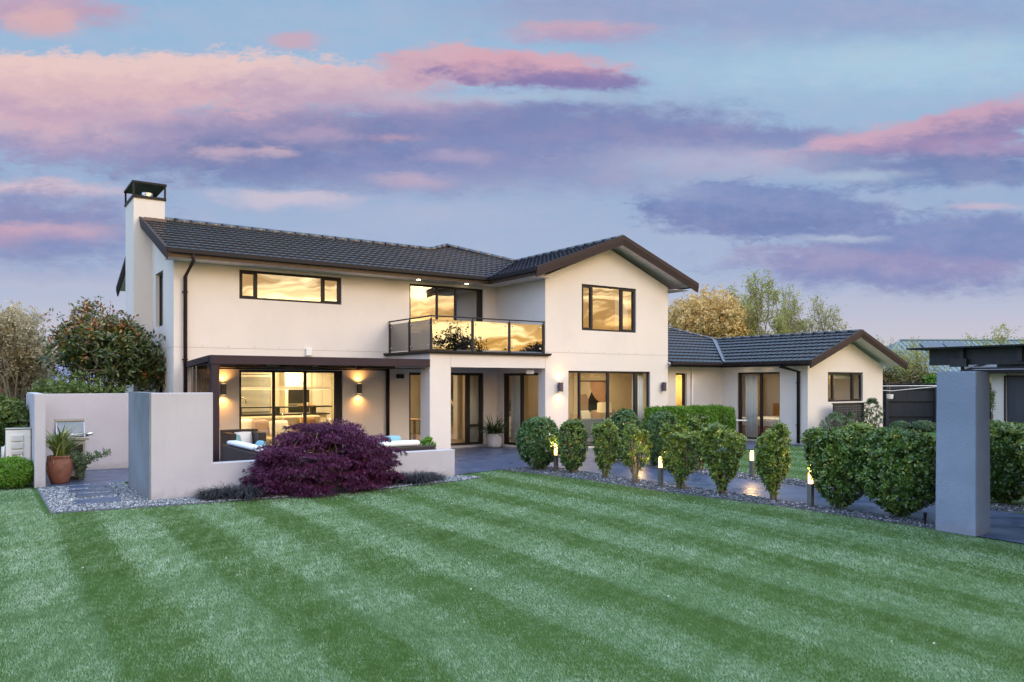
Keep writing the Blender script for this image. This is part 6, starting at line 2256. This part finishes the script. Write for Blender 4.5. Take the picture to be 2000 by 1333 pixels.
# trees of the garden opposite, mirrored in the balcony glass and shading the low windows
def opp(name, label, x, y, h, rx, rz, zc, sd, nc, L): return crown_tree(name, label, x, y, h, rx, rz, zc, sd, 'lf_dark', nc, L, lobes=12, cl=6)
for i, (x, y, h, rx, rz, lb) in enumerate([
        (30.4, -17.5, 7.0, 2.5, 2.4, 'open crowned dark tree across the lawn, mirrored in the left balcony glass'),
        (38.0, -18.0, 5.5, 1.6, 1.5, 'dark shrubby tree across the lawn, mirrored in the right balcony glass'),
        (35.2, -18.5, 4.9, 1.5, 1.5, 'dark bushy tree across the lawn at the end of the balcony reflection')]):
    opp('garden_tree', lb, x, y, h, rx, rz, h - rz, 90 + i, 420, .22)
for (x, y, h, lb) in ((-5.6, 44, 7.0, 'unseen dark tree added far to the left to darken the balcony side glass'), (-8.5, 50, 8.0, 'second unseen dark tree added far to the left for the side glass reflection')):  # unseen trees, added so the balcony side glass mirrors something dark
    opp('garden_tree', lb, x, y, h, 2.0, 2.9, h - 2.9, 300 + int(h), 500, .3)
hedge_box('boundary_hedge', 'long dark boundary hedge across the lawn behind the viewer', -12, 52, -17.6, -16.2, 0, 2.75, 'lf_dark', 8000, .20, 97, 6, .12)
hedge_box('column_shade_hedge', 'unseen hedge added across the path to shade the front of the column', 9.75, 13.4, 2.35, 3.35, 0, 2.08, 'lf_dome', 4600, .07, 98, 7, .06)  # added out of view to keep sky light off the column face
hedge_box('reflection_hedge', 'unseen dark hedge added far to the left to darken the side glass', -16, -1.3, 44, 46, 0, 7.5, 'lf_dark', 5000, .25, 99, 6, .2)  # added beyond the left edge as a dark backdrop for the side glass

# ================================================================== GRASS BLADES (lawn sward) AND PEBBLES
LAWN = np.array([(-16, 16.2), (.72, 16.2), (.74, 12.9), (2.4, 12.66), (5.0, 12.44), (7.75, 12.74), (8.35, 13.05), (8.1, 13.5), (9.2, 13.88), (9.40, 13.3), (9.68, 11.5), (9.72, 9.6), (9.9, 8.3), (10.05, 7.2), (10.1, 5.1), (10.0, 4.4), (10.0, 0), (-16, 0)])
FAR = np.array([(13.15, 13.4), (13.15, 4.6), (15.0, 4.0), (26, 9), (26, 13.1), (20.2, 13.1), (20.2, 14.1), (13.3, 13.85)])


def inside(P, poly):
    x, y = P[:, 0], P[:, 1]
    c = np.zeros(len(P), bool)
    j = len(poly) - 1
    for i in range(len(poly)):
        xi, yi = poly[i]
        xj, yj = poly[j]
        hit = ((yi > y) != (yj > y)) & (x < (xj - xi) * (y - yi) / (yj - yi + 1e-12) + xi)
        c ^= hit
        j = i
    return c


def wob(P, seed, f):
    r = np.random.default_rng(seed)
    v = np.zeros(len(P))
    for i in range(9):
        a = r.random() * 6.28
        k_ = f * (.5 + 1.6 * r.random())
        v += np.sin(P[:, 0] * math.cos(a) * k_ + P[:, 1] * math.sin(a) * k_ + r.random() * 6.28)
    return v / 3.0


def sward(name, poly, d0, d1, n, seed, hgt, wid, core=True):
    r = np.random.default_rng(seed)
    # sample in view depth / lateral so the sward is dense where it shows largest
    d = d0 + (d1 - d0) * r.random(n)
    lat = (r.random(n) * 2 - 1) * (d * .74 + .6) if core else (r.random(n) * 2 - 1) * (d * 1.5 + 2.5)
    X = lat * math.cos(TH) + d * math.sin(TH)
    Y = d * math.cos(TH) - lat * math.sin(TH)
    P = np.stack([X, Y], 1)
    keep = inside(P, poly)
    if not core:
        keep &= np.abs(lat) > d * .72 + .55
    P = P[keep]
    n = len(P)
    xs = P[:, 0] + .07 * wob(P, 1, 1.2) + .03 * wob(P, 7, 5.0) + .05 * r.normal(size=n)
    ph = ((xs - STR0) / STRP) % 1.0
    dark = np.clip(np.minimum(ph, .48 - ph) / .055 + .5, 0, 1)
    wear = np.clip(.55 + .5 * wob(P, 6, .9) + (P[:, 1] - 7.5) * .07, .48, 1)
    dark = .45 + (dark - .45) * wear
    patch = np.clip(.5 + .5 * wob(P, 2, 2.6), 0, 1)
    dry = np.clip(wob(P, 3, 1.7) - .55 + .25 * wob(P, 4, 7), 0, 1)
    mid = np.clip(.5 + .5 * wob(P, 9, 6.0), 0, 1)
    tuft = np.clip(.5 + .5 * wob(P, 10, 38.0), 0, 1)
    clump = np.clip(.5 + .5 * wob(P, 5, 14.0), 0, 1)
    sgn = np.where(r.random(n) < (.15 + .7 * dark), 1., -1.)
    lean = .45 + .35 * r.random(n)
    D = np.stack([r.normal(size=n) * .45, -sgn * lean + r.normal(size=n) * .3, np.full(n, .75)], 1)
    D = unit(D)
    h = hgt * (.6 + .8 * r.random(n)) * (1 - .25 * dry)
    a = r.random(n) * 6.28
    S_ = np.stack([np.cos(a), np.sin(a), np.zeros(n)], 1) * (wid * (.7 + .6 * r.random(n)))[:, None] * .5
    B = np.stack([P[:, 0], P[:, 1], np.zeros(n)], 1)
    V = np.empty((n, 3, 3))
    V[:, 0] = B - S_
    V[:, 1] = B + S_
    V[:, 2] = B + D * h[:, None]
    light = 1 - dark
    var = .20 + .05 + .28 * light * (.68 + .36 * patch) + .20 * (clump - .5) + .22 * (tuft - .5) + .13 * (mid - .5) + .09 * patch + .24 * (r.random(n) - .5)  # stripe sheen goes into the blade colour too, besides the lean
    var += np.where(r.random(n) < .025 + .24 * dry + .03 * light, .30, 0)
    o = tri_obj(name, V.reshape(-1, 3), np.arange(n * 3), var, M['sward'])
    return tag(o, 'short mown lawn grass with alternating light and dark stripes' if poly is LAWN else 'short grass of the small lawn beyond the path', 'grass', kind='stuff')


M['sward'] = leaf_mat('grass_blade', [(0, (.066, .130, .026)), (.25, (.150, .250, .080)), (.5, (.260, .395, .205)), (.75, (.41, .54, .38)), (1, (.68, .73, .60))], .45, .4, .4)
sward('lawn_grass', LAWN, 3.2, 7.5, 300000, 101, .024, .0036)
sward('lawn_grass', LAWN, 7.5, 12.0, 240000, 102, .026, .0062)
sward('lawn_grass', LAWN, 12.0, 18.5, 170000, 103, .028, .0085)
sward('lawn_grass', LAWN, .3, 18.5, 260000, 105, .026, .011, False)
sward('lawn_grass', FAR, 12.0, 25, 90000, 104, .035, .011)


def pebbles(name, label, poly, n, seed, smin, smax):
    r = np.random.default_rng(seed)
    lo, hi = poly.min(0), poly.max(0)
    P = lo + (hi - lo) * r.random((n * 4, 2))
    P = P[inside(P, poly)][:n]
    n = len(P)
    base = np.array([(1, 0, 0), (0, 1, 0), (-1, 0, 0), (0, -1, 0), (0, 0, 1), (0, 0, -1)], float)
    tri = np.array([(0, 1, 4), (1, 2, 4), (2, 3, 4), (3, 0, 4), (1, 0, 5), (2, 1, 5), (3, 2, 5), (0, 3, 5)])
    s_ = smin + (smax - smin) * r.random((n, 1, 1)) ** 1.6
    sc = s_ * (np.array([1, .8, .5]) * (.7 + .6 * r.random((n, 1, 3))))
    a = r.random(n) * 6.28
    V = base[None] * sc * (.85 + .3 * r.random((n, 6, 1)))
    ca, sa = np.cos(a)[:, None], np.sin(a)[:, None]
    tl = r.normal(size=(n, 1)) * .35
    x = V[:, :, 0] * ca - V[:, :, 1] * sa
    y = V[:, :, 0] * sa + V[:, :, 1] * ca
    z = V[:, :, 2] + x * tl
    V = np.stack([x + P[:, :1], y + P[:, 1:2], z + .010 + .012 * r.random((n, 1))], 2)
    T_ = (np.arange(n)[:, None, None] * 6 + tri[None]).reshape(-1)
    o = tri_obj(name, V.reshape(-1, 3), T_, np.repeat(np.clip(r.random(n), 0, 1), 8), M['pebble'])
    return tag(o, label, 'gravel', kind='stuff')


M['pebble'] = leaf_mat('river_pebble', [(0, (.06, .07, .085)), (.4, (.17, .19, .22)), (.75, (.32, .35, .39)), (1, (.62, .64, .68))], .65, 0.0, .3)
pebbles('gravel_pebbles', 'grey and white pebbles around the stepping stones', np.array([(.82, 16.2), (.84, 12.98), (2.4, 12.76), (4.2, 12.55), (4.2, 13.44), (2.2, 13.44), (2.2, 16.2)]), 15000, 111, .008, .022)
pebbles('gravel_pebbles', 'grey pebbles at the right end of the low wall', np.array([(5.9, 12.55), (7.75, 12.82), (8.28, 13.05), (7.95, 13.5), (7.92, 13.44), (5.9, 13.44)]), 2400, 112, .010, .026)
M['pebble'] = leaf_mat('dark_pebble', [(0, (.035, .042, .055)), (.5, (.10, .115, .14)), (.85, (.20, .22, .25)), (1, (.45, .46, .5))], .65, 0.0, .3)
pebbles('gravel_pebbles', 'grey pebbles under the lawn side shrubs', np.array([(9.30, 13.93), (9.5, 13.3), (9.76, 11.5), (9.80, 9.6), (9.98, 8.3), (10.13, 7.2), (10.18, 5.1), (10.57, 5.1), (10.57, 13.93)]), 9000, 113, .010, .028)
pebbles('gravel_pebbles', 'grey pebbles under the far side shrubs', np.array([(12.33, 13.6), (12.33, 5.2), (13.1, 4.6), (13.1, 13.6)]), 7000, 114, .010, .030)
# fallen maple leaves under the weeping maple
rr = np.random.default_rng(121)
n = 260
C = np.stack([4.98 + 1.5 * rr.normal(size=n) * .75, 12.36 + .30 * rr.normal(size=n), np.full(n, .02)], 1)
P, D, N, LL, LW, var = rosettes(C, np.stack([rr.normal(size=n) * .3, rr.normal(size=n) * .3, np.ones(n)], 1), 4, .004, .030, .3, rr)
tag(leaf_obj('fallen_leaves', P, D, N, LL, LW, var, M['lf_maple']), 'purple leaves dropped on the grass edge below the maple', 'leaves', kind='stuff')
# stray flecks on the lawn
rr = np.random.default_rng(120)
g = MB()
for i in range(26):
    d = 4.5 + 9 * rr.random()
    lat = (rr.random() * 2 - 1) * d * .66
    X, Y = lat * math.cos(TH) + d * math.sin(TH), d * math.cos(TH) - lat * math.sin(TH)
    if inside(np.array([[X, Y]]), LAWN)[0]:
        s_ = .005 + .007 * rr.random()
        a = rr.random() * 3
        c_, n_ = math.cos(a) * s_, math.sin(a) * s_
        g.hexa([(X - c_, Y - n_, .018), (X + n_, Y - c_, .018), (X + c_, Y + n_, .018), (X - n_, Y + c_, .018)], [(X - c_, Y - n_, .024), (X + n_, Y - c_, .03), (X + c_, Y + n_, .024), (X - n_, Y + c_, .022)])
tag(g.build('fallen_petals', pm('petal_fleck', (.55, .50, .42), .8, var=.3)), 'pale fallen petals scattered over the lawn', 'petals', kind='stuff')
